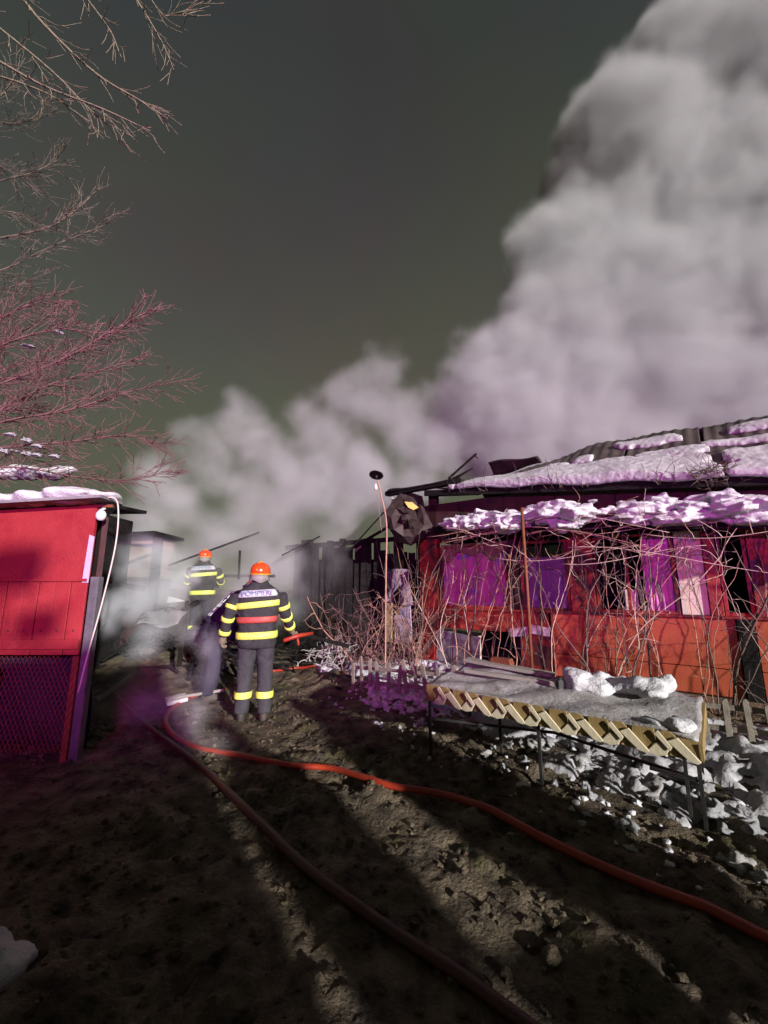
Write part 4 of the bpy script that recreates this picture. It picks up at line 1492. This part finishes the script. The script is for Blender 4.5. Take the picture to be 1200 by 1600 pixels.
# charred timbers and rubble
timbers = [((262, 884, 9.2), (405, 832, 9.6), 0.05, 'long charred pole slanting up behind the firefighters'), ((205, 1000, 7.2), (310, 940, 8.0), 0.10, 'thick charred beam lying on the rubble beside the red hut'),
           ((280, 1040, 6.6), (292, 940, 7.6), 0.07, 'charred upright board left of the firefighters'), ((150, 1095, 5.6), (215, 1050, 6.2), 0.06, 'half burnt lath lying beside the red hut'),
           ((440, 868, 9.3), (500, 838, 9.6), 0.04, 'charred stick slanting above the nearest firefighter'), ((262, 1092, 6.0), (350, 1078, 6.2), 0.045, 'pale scorched batten across the path at the firefighters feet'),
           ((555, 850, 8.9), (600, 800, 8.6), 0.035, 'thin charred pole slanting beside the yard lamp'), ((470, 990, 7.6), (545, 1010, 7.4), 0.07, 'charred plank lying below the dead bush'),
           ((130, 905, 7.6), (225, 920, 7.8), 0.12, 'wide charred board in the wreckage behind the red hut'), ((140, 985, 6.8), (205, 950, 7.2), 0.09, 'short charred beam in the wreckage behind the red hut'),
           ((375, 860, 9.0), (373, 905, 9.0), 0.05, 'charred post stump above the nearest firefighter'), ((300, 900, 9.2), (430, 900, 9.4), 0.08, 'horizontal charred rail behind the firefighters')]
for (p, q, w, lab) in timbers:
    P, Q = at(*p), at(*q)
    o = MB().bar(P - P, Q - P, w, w * 0.8).build('charred_timber', 'grey_wood' if 'pale' in lab or 'half' in lab else 'char', None, bevel=0.008)
    o.location = P
    tag(o, lab, 'timber', 'burnt timbers')
mb = MB()
for k in range(260):
    x = rb.gauss(-3.6, 1.3)
    y = rb.gauss(8.2, 1.0)
    if y < 6.3:
        continue
    z = hz(x, y)
    a = rb.uniform(0, 3.14)
    L_ = rb.uniform(0.1, 0.55)
    d = Vector((math.cos(a), math.sin(a), rb.gauss(0, .35)))
    mb.bar(Vector((x, y, z + rb.uniform(0, .25))), Vector((x, y, z + rb.uniform(0, .25))) + d * L_, rb.uniform(.02, .07), rb.uniform(.015, .05))
o = mb.build('burnt_rubble', 'char', None)
tag(o, 'heap of burnt splintered rubble behind the firefighters', 'rubble', kind='stuff')
o = MB().prism([(-0.18, 0.06), (0.16, 0.0), (0.02, -0.03), (-0.17, -0.07)], -0.01, 0.01).build('tin_sheet', 'white_paint', None)
o.location = at(277, 938, 7.9)
o.rotation_euler = (R(-25), R(5), 0)
tag(o, 'small white tin scrap on the rubble', 'scrap')
o = MB().sheet(lambda u, v: (-0.35 + 0.7 * u, 0.3 * v, -0.12 + 0.24 * v + 0.04 * math.sin(7 * u + 4 * v)), 16, 10).build('tin_sheet', 'grey_sheet', None, True, solid=0.008)
o.location = at(245, 965, 7.0)
tag(o, 'pale crumpled tin sheet beside the red hut', 'sheet')
o = MB().box((0, 0, 0), (0.26, 0.2, 0.05)).build('board_scrap', 'white_paint', None, bevel=0.006)
o.location = gp(275, 1100, 0.06)
o.rotation_euler = (R(8), R(-6), R(35))
tag(o, 'pale board scrap lying inside the hose loop', 'scrap')
# pale ash covered bush by the black shed
root = empty('ashen_shrub', (-1.05, 8.0, hz(-1.05, 8.0)))
tag(root, 'ash covered pale shrub right of the nearest firefighter', 'shrub')
mb = MB()
for k in range(90):
    s_ = wander((rb.gauss(0, .18), rb.gauss(0, .15), rb.uniform(0, .35)), (rb.gauss(0, .8), rb.gauss(0, .8), 0.7), 5, 0.06, 0.35, rb)
    mb.tube(s_, taper(6, 0.012, 0.004), 4)
mb.build('twigs', 'dirty_snow', root, True)

# ================================================================== TREES on the left
def grow(mb, p, d, L_, r, depth, rnd, droop=0.0, spread=0.6, step=0.12):
    n = max(3, int(L_ / step))
    pts = [Vector(p)]
    d = Vector(d).normalized()
    for k in range(n):
        d = d + Vector((rnd.gauss(0, .12), rnd.gauss(0, .12), rnd.gauss(0.015, .12) + droop))
        d.normalize()
        pts.append(pts[-1] + d * step)
    mb.tube(pts, taper(len(pts), r, max(0.0034, r * 0.35)), 5 if r > 0.012 else 4, cap=False)
    if depth <= 0:
        return
    for k in range(1, len(pts) - 1):
        if rnd.random() < 0.42:
            t = (pts[k + 1] - pts[k]).normalized()
            sd = Vector((rnd.gauss(0, 1), rnd.gauss(0, 1), rnd.gauss(0, 1)))
            sd = (sd - t * sd.dot(t)).normalized()
            nd = t + sd * spread * rnd.uniform(.6, 1.3)
            f = 1 - 0.5 * k / len(pts)
            grow(mb, pts[k], nd, L_ * rnd.uniform(.4, .75) * f, max(0.0036, r * 0.55 * f), depth - 1, rnd, droop, spread, step * 0.8)


def limb_path(mb, pix, r, rnd, depth, droop=0.0, L_=0.7, dens=1):
    pts = spline([at(*p) for p in pix], 6)
    mb.tube(pts, taper(len(pts), r, r * 0.3), 6, cap=False)
    for k in range(2, len(pts) - 1):
        for j in range(dens):
            t = (pts[k + 1] - pts[k]).normalized()
            sd = Vector((rnd.gauss(0, 1), rnd.gauss(0, .8), rnd.gauss(0, 1)))
            sd = (sd - t * sd.dot(t)).normalized()
            f = 1 - 0.6 * k / len(pts)
            grow(mb, pts[k], t + sd * rnd.uniform(.25, .6), L_ * rnd.uniform(.5, 1.1) * f, max(0.003, r * 0.42 * f), depth, rnd, droop, 0.55, 0.10)


def tree(name, label, base, trunk_pix, r, limbs, seed, depth, L_, dens, droop=0.0, m='bark'):
    rnd = random.Random(seed)
    root = empty(name, base)
    tag(root, label, 'tree')
    off = Vector(base)
    mb = MB()
    tp = spline([Vector(base)] + [at(*p) for p in trunk_pix], 6)
    mb.tube([p - off for p in tp], taper(len(tp), r, r * 0.45), 10)
    mb.build('trunk', m, root, True)
    for k, (pix, lr) in enumerate(limbs):
        mb = MB()
        limb_path(mb, pix, lr, rnd, depth, droop, L_, dens)
        mb.v = [(v[0] - off.x, v[1] - off.y, v[2] - off.z) for v in mb.v]
        mb.build('branch', m, root, True)
    return root


tree('bare_tree', 'tall bare tree whose drooping branches enter at the top left', (-6.4, 4.4, 0), [(-420, 500, 4.6), (-260, 100, 4.5), (-160, -250, 4.2)], 0.17,
     [([(-220, -40, 4.3), (-60, 60, 4.2), (60, 130, 4.1), (160, 170, 4.0), (235, 205, 4.0)], 0.020),
      ([(-210, -200, 4.2), (-20, -60, 4.1), (70, 40, 4.0), (150, 115, 4.0), (215, 155, 3.9), (262, 185, 3.9)], 0.022),
      ([(-180, -260, 4.1), (60, -80, 4.0), (160, 30, 3.9), (190, 90, 3.9)], 0.016),
      ([(-160, -280, 4.0), (100, -160, 3.9), (200, -20, 3.8), (250, 60, 3.8), (272, 110, 3.8)], 0.014),
      ([(-140, -300, 3.9), (140, -170, 3.8), (240, 5, 3.8), (275, 20, 3.8), (318, 2, 3.8)], 0.010),
      ([(-240, 120, 4.5), (-60, 110, 4.4), (60, 140, 4.3), (140, 190, 4.3)], 0.018),
      ([(-200, -120, 4.2), (-30, 20, 4.2), (80, 110, 4.1), (150, 180, 4.1), (208, 214, 4.1)], 0.016)], 8, 1, 0.75, 1, m='pale_bark')
tree('bare_tree', 'bare tree with wide thin branches behind the red hut at mid height', (-7.6, 6.4, 0), [(-330, 600, 6.4), (-250, 420, 6.3), (-200, 250, 6.2)], 0.15,
     [([(-240, 440, 6.2), (-60, 385, 6.1), (60, 360, 6.0), (110, 335, 6.0), (160, 290, 6.0)], 0.024),
      ([(-230, 420, 6.2), (-40, 300, 6.1), (50, 270, 6.0), (90, 250, 6.0)], 0.018),
      ([(-240, 400, 6.3), (-40, 215, 6.2), (40, 190, 6.2), (80, 160, 6.1)], 0.018),
      ([(-240, 440, 6.2), (-30, 430, 6.1), (80, 385, 6.0), (180, 345, 6.0)], 0.016),
      ([(-220, 330, 6.2), (-60, 250, 6.1), (20, 270, 6.1), (70, 310, 6.1)], 0.016),
      ([(-240, 400, 6.3), (-60, 340, 6.3), (10, 330, 6.3), (60, 345, 6.3)], 0.014),
      ([(-240, 440, 6.3), (-60, 460, 6.3), (10, 450, 6.3), (80, 425, 6.3)], 0.014),
      ([(-240, 300, 6.3), (-60, 190, 6.3), (0, 150, 6.3), (40, 90, 6.3)], 0.014)], 18, 2, 0.85, 2)
tree('bare_tree', 'dense twiggy tree with red light coloured into its bark, right behind the red hut roof', (-6.3, 5.6, 0), [(-160, 900, 5.6), (-120, 720, 5.6), (-90, 560, 5.6)], 0.12,
     [([(-110, 700, 5.6), (0, 660, 5.5), (110, 640, 5.4), (190, 615, 5.3), (295, 592, 5.2)], 0.018),
      ([(-110, 720, 5.6), (0, 700, 5.5), (110, 690, 5.4), (200, 680, 5.3), (250, 700, 5.2)], 0.016),
      ([(-100, 640, 5.6), (0, 600, 5.5), (100, 560, 5.4), (170, 520, 5.3), (238, 482, 5.3)], 0.018),
      ([(-100, 600, 5.6), (0, 540, 5.5), (90, 515, 5.4), (160, 520, 5.4), (210, 505, 5.3)], 0.016),
      ([(-90, 580, 5.6), (0, 500, 5.5), (50, 475, 5.4), (95, 468, 5.4)], 0.014),
      ([(-110, 740, 5.6), (20, 730, 5.5), (120, 745, 5.4), (200, 750, 5.3), (270, 735, 5.3)], 0.014),
      ([(-110, 690, 5.6), (0, 640, 5.6), (80, 600, 5.5), (150, 580, 5.5), (215, 560, 5.5)], 0.016),
      ([(-110, 660, 5.6), (0, 580, 5.8), (80, 560, 5.8), (150, 545, 5.8)], 0.014),
      ([(-110, 640, 5.9), (-30, 560, 5.9), (30, 520, 5.9), (80, 490, 5.9)], 0.014),
      ([(-110, 700, 5.9), (-30, 650, 5.9), (40, 640, 5.9), (100, 660, 5.9)], 0.014),
      ([(-110, 720, 5.9), (-30, 610, 5.9), (40, 590, 5.9), (120, 610, 5.9)], 0.014)], 28, 2, 0.8, 3, m='red_tint_bark')
for k, (px, py) in enumerate([(18, 679), (40, 688), (59, 697), (40, 709), (86, 713), (5, 705), (58, 711), (90, 520), (45, 541), (20, 705)]):
    p = at(px, py, 5.35)
    o = bpy.data.objects.new('snow_clod', protos[1 + k % 2])
    s_ = 0.05 if k < 7 else 0.045
    o.scale = (s_ * (1.6 if k >= 7 else 1), s_, s_ * (0.4 if k >= 7 else 0.8))
    o.location = p
    col.objects.link(o)
    tag(o, 'small snow tuft caught on the twigs above the red hut', 'snow tuft', 'snow tufts on the twigs')


# ================================================================== FIREFIGHTERS
def ell(c, rx, ry, n=18, e=2.5, rot=None):
    out = []
    for k in range(n):
        a = 2 * math.pi * k / n
        ca, sa = math.cos(a), math.sin(a)
        p = Vector((math.copysign(abs(ca) ** (2 / e), ca) * rx, math.copysign(abs(sa) ** (2 / e), sa) * ry, 0))
        out.append(Vector(c) + (rot @ p if rot else p))
    return out


TORSO = [(0.84, 0.20, 0.150), (0.90, 0.225, 0.165), (1.00, 0.232, 0.168), (1.12, 0.222, 0.160), (1.26, 0.238, 0.165), (1.40, 0.258, 0.168), (1.50, 0.258, 0.155), (1.57, 0.215, 0.130), (1.62, 0.135, 0.105), (1.66, 0.092, 0.092)]


def interp(prof, z):
    for i in range(len(prof) - 1):
        a, b = prof[i], prof[i + 1]
        if a[0] <= z <= b[0]:
            t = (z - a[0]) / (b[0] - a[0])
            return a[1] + (b[1] - a[1]) * t, a[2] + (b[2] - a[2]) * t
    return prof[-1][1:]


def firefighter(label, loc, rz, larm, rarm, tilt=0.0, cloth='turnout', trouser='turnout_trouser', band='lime', lettering=True, red_band=False, straps=False, stance=0.0, group=None, scale=1.0, patch=True, head_turn=0.0):
    root = empty('person', loc, rz)
    root.scale = (scale, scale, scale)
    tag(root, label, 'person', group)
    HIP = 0.95

    def bend(p):
        p = Vector(p)
        if tilt and p.z > HIP:
            q = p - Vector((0, 0, HIP))
            q = Matrix.Rotation(-tilt, 3, 'X') @ q
            return q + Vector((0, 0, HIP))
        return p

    def bm(mb):
        mb.v = [tuple(bend(v)) for v in mb.v]
        return mb

    legs = {}
    for sgn in (-1, 1):
        st = stance * sgn
        legs[sgn] = [Vector((0.105 * sgn, 0.0, 0.93)), Vector((0.125 * sgn, 0.03 + st * .6, 0.50)), Vector((0.135 * sgn, -0.02 + st, 0.09))]

    def leg_rings(sgn, off, z0, z1):
        P = legs[sgn]
        rr = []
        steps = 10
        for k in range(steps + 1):
            z = z0 + (z1 - z0) * k / steps
            if z > P[1].z:
                t = (z - P[1].z) / (P[0].z - P[1].z)
                c = P[1].lerp(P[0], t)
                r = 0.094 + 0.028 * t
            else:
                t = (z - P[2].z) / (P[1].z - P[2].z)
                c = P[2].lerp(P[1], t)
                r = 0.088 + 0.008 * t
            rr.append(ell((c.x, c.y, z), r + off, r * 1.08 + off, 14, 2.2))
        return rr

    def arm_pts(a):
        return [Vector(p) for p in a]

    def arm_tube(mb, a, off, t0=0.0, t1=1.0, n=14):
        P = arm_pts(a)
        L0 = (P[1] - P[0]).length
        L1 = (P[2] - P[1]).length
        tot = L0 + L1
        pts, rad = [], []
        for k in range(n + 1):
            t = (t0 + (t1 - t0) * k / n) * tot
            if t <= L0:
                q = P[0].lerp(P[1], t / L0)
                r = 0.086 - 0.020 * t / L0
            else:
                q = P[1].lerp(P[2], (t - L0) / L1)
                r = 0.066 - 0.012 * (t - L0) / L1
            pts.append(q)
            rad.append(r + off)
        return mb.tube(pts, rad, 14)

    # body: one continuous surface
    mb = MB()
    mb.rings([ell((0, 0, z), rx - 0.012, ry - 0.012) for z, rx, ry in TORSO] + [ell((0, 0.01, 1.72), 0.07, 0.075)])
    for sgn in (-1, 1):
        mb.rings(leg_rings(sgn, 0, 0.07, 0.95))
    for a in (larm, rarm):
        arm_tube(mb, a, -0.01)
    displace(bm(mb).build('body', trouser, root, True, voxel=0.017, smooth_it=3), 0.03, 0.09)
    # jacket with hem and sleeves
    mb = MB()
    mb.rings([ell((0, 0, z), rx + 0.008 + (0.012 if z < 0.95 else 0), ry + 0.008 + (0.01 if z < 0.95 else 0)) for z, rx, ry in TORSO])
    for a in (larm, rarm):
        arm_tube(mb, a, 0.004)
    jk = bm(mb).build('jacket', cloth, root, True, voxel=0.016, smooth_it=2)
    displace(jk, 0.034, 0.085)

    def torso_band(zc, h, m, tiltz=0.0, name='band', a0=0, a1=360, off=0.027):
        rr = []
        for k in range(4):
            z = zc - h / 2 + h * k / 3
            rx, ry = interp(TORSO, z)
            ring = ell((0, 0, z), rx + off + (0.012 if z < 0.95 else 0), ry + off, 36)
            rr.append([Vector((p.x, p.y, p.z + tiltz * p.x)) for p in ring])
        mb = MB()
        if a1 - a0 >= 360:
            mb.rings(rr, False)
        else:
            i0, i1 = int(a0 / 10), int(a1 / 10)
            n = i1 - i0 + 1
            vs_ = [rr[j][i % 36] for j in range(4) for i in range(i0, i1 + 1)]
            fs_ = [(j * n + i, j * n + i + 1, (j + 1) * n + i + 1, (j + 1) * n + i) for j in range(3) for i in range(n - 1)]
            mb.add(vs_, fs_)
        return bm(mb).build(name, m, root, True, solid=0.004)

    torso_band(1.375, 0.075, band, 0.10)
    torso_band(1.00, 0.085, band, 0.03)
    if red_band:
        torso_band(1.19, 0.075, 'red_band', 0.03, 'red_band', 190, 350)
    if patch:
        pt = torso_band(1.515, 0.085, 'silver', 0.06, 'name_patch', 210, 330, 0.020)
        if lettering:
            cu = bpy.data.curves.new('lettering', 'FONT')
            cu.body = 'POMPIERI'
            cu.size = 0.088
            cu.extrude = 0.002
            cu.align_x = 'CENTER'
            cu.align_y = 'CENTER'
            cu.materials.append(M['letter'])
            tmp = bpy.data.objects.new('lettering_curve', cu)
            col.objects.link(tmp)
            tme = bpy.data.meshes.new_from_object(tmp)
            bpy.data.objects.remove(tmp)
            to = bpy.data.objects.new('lettering', tme)
            col.objects.link(to)
            to.parent = pt
            p0 = bend((0, -interp(TORSO, 1.515)[1] - 0.032, 1.515))
            to.location = p0
            to.rotation_euler = (R(90) - tilt, R(-3), 0)
    if straps:
        for xs in (-0.12, 0.10):
            for k in range(6):
                z = 1.08 + k * 0.082
                rx, ry = interp(TORSO, z)
                bm(MB().box((xs + 0.02 * k / 6, -ry - 0.022, z), (0.055, 0.012, 0.066))).build('reflective_strip', 'silver', root, bevel=0.003)
    for sgn in (-1, 1):
        MB().rings(leg_rings(sgn, 0.016, 0.25, 0.325), False).build('shin_band', band, root, True, solid=0.004)
        # boots
        P = legs[sgn][2]
        mb = MB()
        mb.rings([ell((P.x, P.y + dy, z), rx, ry, 14, 2.4) for z, rx, ry, dy in [(-0.02, 0.058, 0.145, 0.06), (0.02, 0.064, 0.150, 0.06), (0.07, 0.062, 0.125, 0.04), (0.11, 0.062, 0.085, 0.0), (0.20, 0.068, 0.078, 0)]])
        mb.build('boot', 'boot', root, True)
    for a in (larm, rarm):
        for t in (0.30, 0.58, 0.90):
            bm(arm_tube(MB(), a, 0.018, t - 0.045, t + 0.045, 3)).build('sleeve_band', band, root, True)
        # hand: palm, four fingers and a thumb, half closed
        P = arm_pts(a)
        d = (P[2] - P[1]).normalized()
        side = d.cross(Vector((0, 1, 0)))
        side = side.normalized() if side.length > 0.1 else Vector((1, 0, 0))
        fw = side.cross(d).normalized()
        mb = MB()
        mb.tube([P[2] - d * 0.02, P[2] + d * 0.03, P[2] + d * 0.08, P[2] + d * 0.10], [0.032, 0.045, 0.046, 0.036], 10, 0.62)
        for k in range(4):
            o_ = fw * (0.030 - 0.020 * k)
            L_ = (0.062, 0.070, 0.066, 0.052)[k]
            b0 = P[2] + d * 0.088 + o_
            k1 = b0 + d * L_ * 0.55 + side * 0.012
            k2 = k1 + (d * 0.35 + side * 0.75).normalized() * L_ * 0.5
            k3 = k2 + (side * 0.9 - d * 0.5).normalized() * L_ * 0.35
            mb.tube([b0, k1, k2, k3], [0.0115, 0.011, 0.010, 0.008], 7)
        tb = P[2] + d * 0.035 + fw * 0.035
        mb.tube([tb, tb + (fw + d + side * .4).normalized() * 0.045, tb + (fw * .4 + d * 1.4 + side * .8).normalized() * 0.078], [0.014, 0.012, 0.009], 7)
        bm(mb).build('glove', 'glove', root, True)
    # head with face
    hc = Vector((0, 0.03, 1.775))
    hr = Matrix.Rotation(head_turn, 3, 'Z')
    mb = MB()
    rr = []
    for (z, rx, ry, dy) in [(-0.115, 0.035, 0.04, 0.04), (-0.095, 0.055, 0.07, 0.025), (-0.05, 0.068, 0.090, 0.008), (0.0, 0.075, 0.098, 0), (0.05, 0.076, 0.098, -0.004), (0.09, 0.062, 0.080, -0.006), (0.115, 0.03, 0.04, -0.006)]:
        rr.append([hc + hr @ (Vector((0, dy, z)) + p) for p in ell((0, 0, 0), rx, ry, 16, 2.1)])
    mb.rings(rr)
    mb.add([hc + hr @ Vector(p) for p in [(-0.012, 0.092, 0.015), (0.012, 0.092, 0.015), (0.018, 0.094, -0.03), (-0.018, 0.094, -0.03), (0, 0.122, -0.024)]], [(0, 1, 4), (1, 2, 4), (2, 3, 4), (3, 0, 4)])
    for sgn in (-1, 1):
        mb.blob(hc + hr @ Vector((0.078 * sgn, -0.005, -0.005)), (0.010, 0.018, 0.030), rng, 5, 7, 0.05)
    bm(mb).build('head', 'skin', root, True)
    # collar
    mb = MB()
    mb.rings([ell((0, 0.0, 1.62), 0.125, 0.112, 20), ell((0, 0.005, 1.66), 0.104, 0.104, 20), ell((0, 0.01, 1.705), 0.094, 0.098, 20)])
    bm(mb).build('collar', cloth, root, True)
    # helmet: shell, ridge, brim, neck guard
    hz0 = hc + Vector((0, -0.008, 0.0))

    def hpt(p):
        return hz0 + hr @ Vector(p)
    prof = [(0.128, -0.012), (0.132, 0.015), (0.129, 0.05), (0.116, 0.085), (0.092, 0.113), (0.058, 0.132), (0.02, 0.139), (0.001, 0.140)]
    mb = MB()
    mb.rings([[hpt((p.x, p.y, z)) for p in ell((0, 0, 0), r * 0.95, r * 1.12, 24, 2.1)] for r, z in prof])
    hm = bm(mb).build('helmet', 'helmet', root, True)
    mb = MB()
    mb.tube([hpt((0, -0.142 + 0.284 * t, 0.030 + 0.118 * math.sin(math.pi * t) ** 0.8)) for t in [k / 12 for k in range(13)]], 0.013, 6)
    bm(mb).build('ridge', 'helmet_trim', hm, True)
    mb = MB()
    mb.rings([[hpt((p.x, p.y, z)) for p in ell((0, 0.01, 0), rx, ry, 24, 2.2)] for rx, ry, z in [(0.120, 0.14, -0.006), (0.140, 0.168, -0.020), (0.141, 0.169, -0.026), (0.120, 0.14, -0.018)]], False)
    bm(mb).build('brim', 'helmet_trim', hm, True)
    vs_ = []
    for j, (z, r) in enumerate([(-0.012, 1.0), (-0.06, 1.03), (-0.115, 1.12)]):
        for k in range(13):
            a = R(190 + 160 * k / 12)
            vs_.append(hpt((0.122 * r * math.cos(a), 0.138 * r * math.sin(a) , z - 0.02 * math.sin(k) * (j == 2))))
    mb = MB().add(vs_, [(j * 13 + k, j * 13 + k + 1, (j + 1) * 13 + k + 1, (j + 1) * 13 + k) for j in range(2) for k in range(12)])
    bm(mb).build('neck_guard', 'guard', hm, True, solid=0.006)
    return root


def gz(x, y):
    return hz(x, y)


# nearest firefighter, back turned, right hand on the hose
firefighter('firefighter nearest the viewer, back turned, red helmet and broad lime bands', (-1.62, 5.5, gz(-1.62, 5.5) + 0.02), R(8),
            [(-0.265, -0.02, 1.50), (-0.355, -0.05, 1.22), (-0.41, 0.02, 0.98)], [(0.265, -0.02, 1.50), (0.34, 0.08, 1.24), (0.40, 0.28, 1.04)], red_band=True, head_turn=R(-12))
# farther firefighter on the rubble
firefighter('farther firefighter with orange red helmet standing on the rubble', (-3.88, 9.05, gz(-3.88, 9.05) + 0.02), R(12),
            [(-0.26, 0, 1.50), (-0.34, 0.12, 1.24), (-0.26, 0.34, 1.16)], [(0.26, 0, 1.50), (0.34, 0.12, 1.24), (0.24, 0.36, 1.18)], trouser='navy', head_turn=R(-20))
# stooping colleague half hidden behind the nearest one
firefighter('stooping person in dark navy with two silver striped straps, half hidden behind the nearest firefighter', (-2.5, 6.3, gz(-2.5, 6.3) + 0.02), R(-62),
            [(-0.26, 0, 1.50), (-0.30, 0.10, 1.22), (-0.22, 0.25, 1.0)], [(0.26, 0, 1.50), (0.32, 0.10, 1.22), (0.2, 0.25, 1.0)], tilt=R(42), cloth='navy', trouser='navy', lettering=False, straps=True, band='navy', patch=False)
# hose nozzle held by the nearest firefighter
o = MB().tube([(-0.16, -0.10, -0.05), (0, 0, 0), (0.18, 0.16, 0.02)], [0.026, 0.030, 0.022], 10).tube([(0.0, 0.0, 0.0), (0.03, -0.02, -0.12)], 0.016, 8).build('hose_nozzle', 'hose', None, True)
o.location = (-1.18, 5.86, 0.93)
tag(o, 'red hose nozzle in the right hand of the nearest firefighter', 'nozzle')
# three colleagues standing behind the viewer: their shadows stripe the path
US = lambda u, s: (u * .84 - s * .54, u * .54 + s * .84)
down_l = [(-0.25, 0, 1.50), (-0.29, 0.0, 1.20), (-0.27, 0.04, 0.95)]
down_r = [(0.25, 0, 1.50), (0.29, 0.0, 1.20), (0.27, 0.04, 0.95)]
aim = math.atan2(0.84, -0.54) - R(90)
for (u, s, lab) in [(1.25, -2.1, 'firefighter behind the viewer whose narrow shadow lies along the dark hose'), (2.32, -2.1, 'firefighter behind the viewer whose shadow is the left half of the wide dark strip'), (2.56, -2.4, 'firefighter behind the viewer whose shadow is the right half of the wide dark strip')]:
    x, y = US(u, s)
    firefighter(lab, (x, y, 0), aim, down_l, down_r, lettering=False, group='firefighters standing behind the viewer', scale=1.0 if u > 1.5 else 0.95)

o = MB().box((0, 0, 0.40), (0.52, 0.4, 0.8)).build('shadow_box', 'dark_metal', None, bevel=0.03)  # unseen box added to shade the near end of the lit strip
o.location = (*US(1.78, -2.15), 0)
o.rotation_euler = (0, 0, aim)
tag(o, 'unseen box added between the firefighters behind the viewer to shade the path', 'case')

# ================================================================== FIRE ENGINE behind the viewer, with its beacons lit
ex, ey = US(-2.7, -5.4)
eng = empty('fire_engine', (ex, ey, 0), aim)
tag(eng, 'red fire engine parked behind the viewer with its beacons flashing', 'fire engine')
# length along local x (u axis), width along y
MB().box((-0.9, 0, 1.9), (5.3, 2.3, 2.7)).build('body', 'engine_red', eng, bevel=0.06)
MB().box((2.65, 0, 1.88), (1.8, 2.2, 2.7), taper=0.03).build('cab', 'engine_red', eng, bevel=0.08)
MB().box((3.54, 0, 1.95), (0.03, 1.8, 0.7)).build('windscreen', 'enamel', eng)
for x in (-2.4, 2.2):
    for y in (-1.05, 1.05):
        MB().lathe([(0.001, -0.14), (0.46, -0.14), (0.5, -0.08), (0.5, 0.08), (0.46, 0.14), (0.001, 0.14)], (x, y, 0.48), 24, rot=Matrix.Rotation(R(90), 3, 'X')).build('wheel', 'tire', eng, True)
MB().box((0, 0, 0.62), (6.9, 2.0, 0.3)).build('chassis', 'dark_metal', eng)

MB().tube([(1.75, -0.3, 3.0), (1.75, -0.3, 4.1)], 0.05, 10).build('caster_mast', 'dark_metal', eng, True)  # added pole under the boxes that shade the hut
for (x, z, w, h) in [(1.72, 4.35, 0.75, 0.42), (2.1, 3.75, 0.4, 0.3)]:
    MB().box((x, -0.3, z), (w, 0.3, h)).build('hut_shadow_caster', 'dark_metal', eng, bevel=0.05)  # added boxes, out of view, cast dark blotches on the red hut


def beacon(x, z, colour, power, m):
    mb = MB().lathe([(0.001, 0.0), (0.12, 0.0), (0.12, 0.05), (0.001, 0.05)], (x, 0.4, z), 16)
    b_ = mb.build('beacon', m, eng, True)
    ld = bpy.data.lights.new('beacon_lamp', 'POINT')
    ld.energy = power
    ld.color = colour
    ld.shadow_soft_size = 0.05
    lo = bpy.data.objects.new('beacon_lamp', ld)
    lo.location = (x, 0.4, z + 0.22)
    lo.parent = b_
    col.objects.link(lo)
    MB().lathe([(0.001, 0.0), (0.30, 0.0), (0.30, 0.03), (0.001, 0.05)], (x, 0.4, z + 0.31), 20).tube([(x, 0.28, z), (x, 0.28, z + 0.32)], 0.02, 6).build('beam_blocker', 'dark_metal', b_, True)  # added disc stops the coloured light reaching the upper smoke


beacon(-3.2, 3.26, (0.42, 0.10, 1.0), 1900, 'dark_metal')
beacon(-1.2, 3.26, (1.0, 0.05, 0.36), 1700, 'dark_metal')
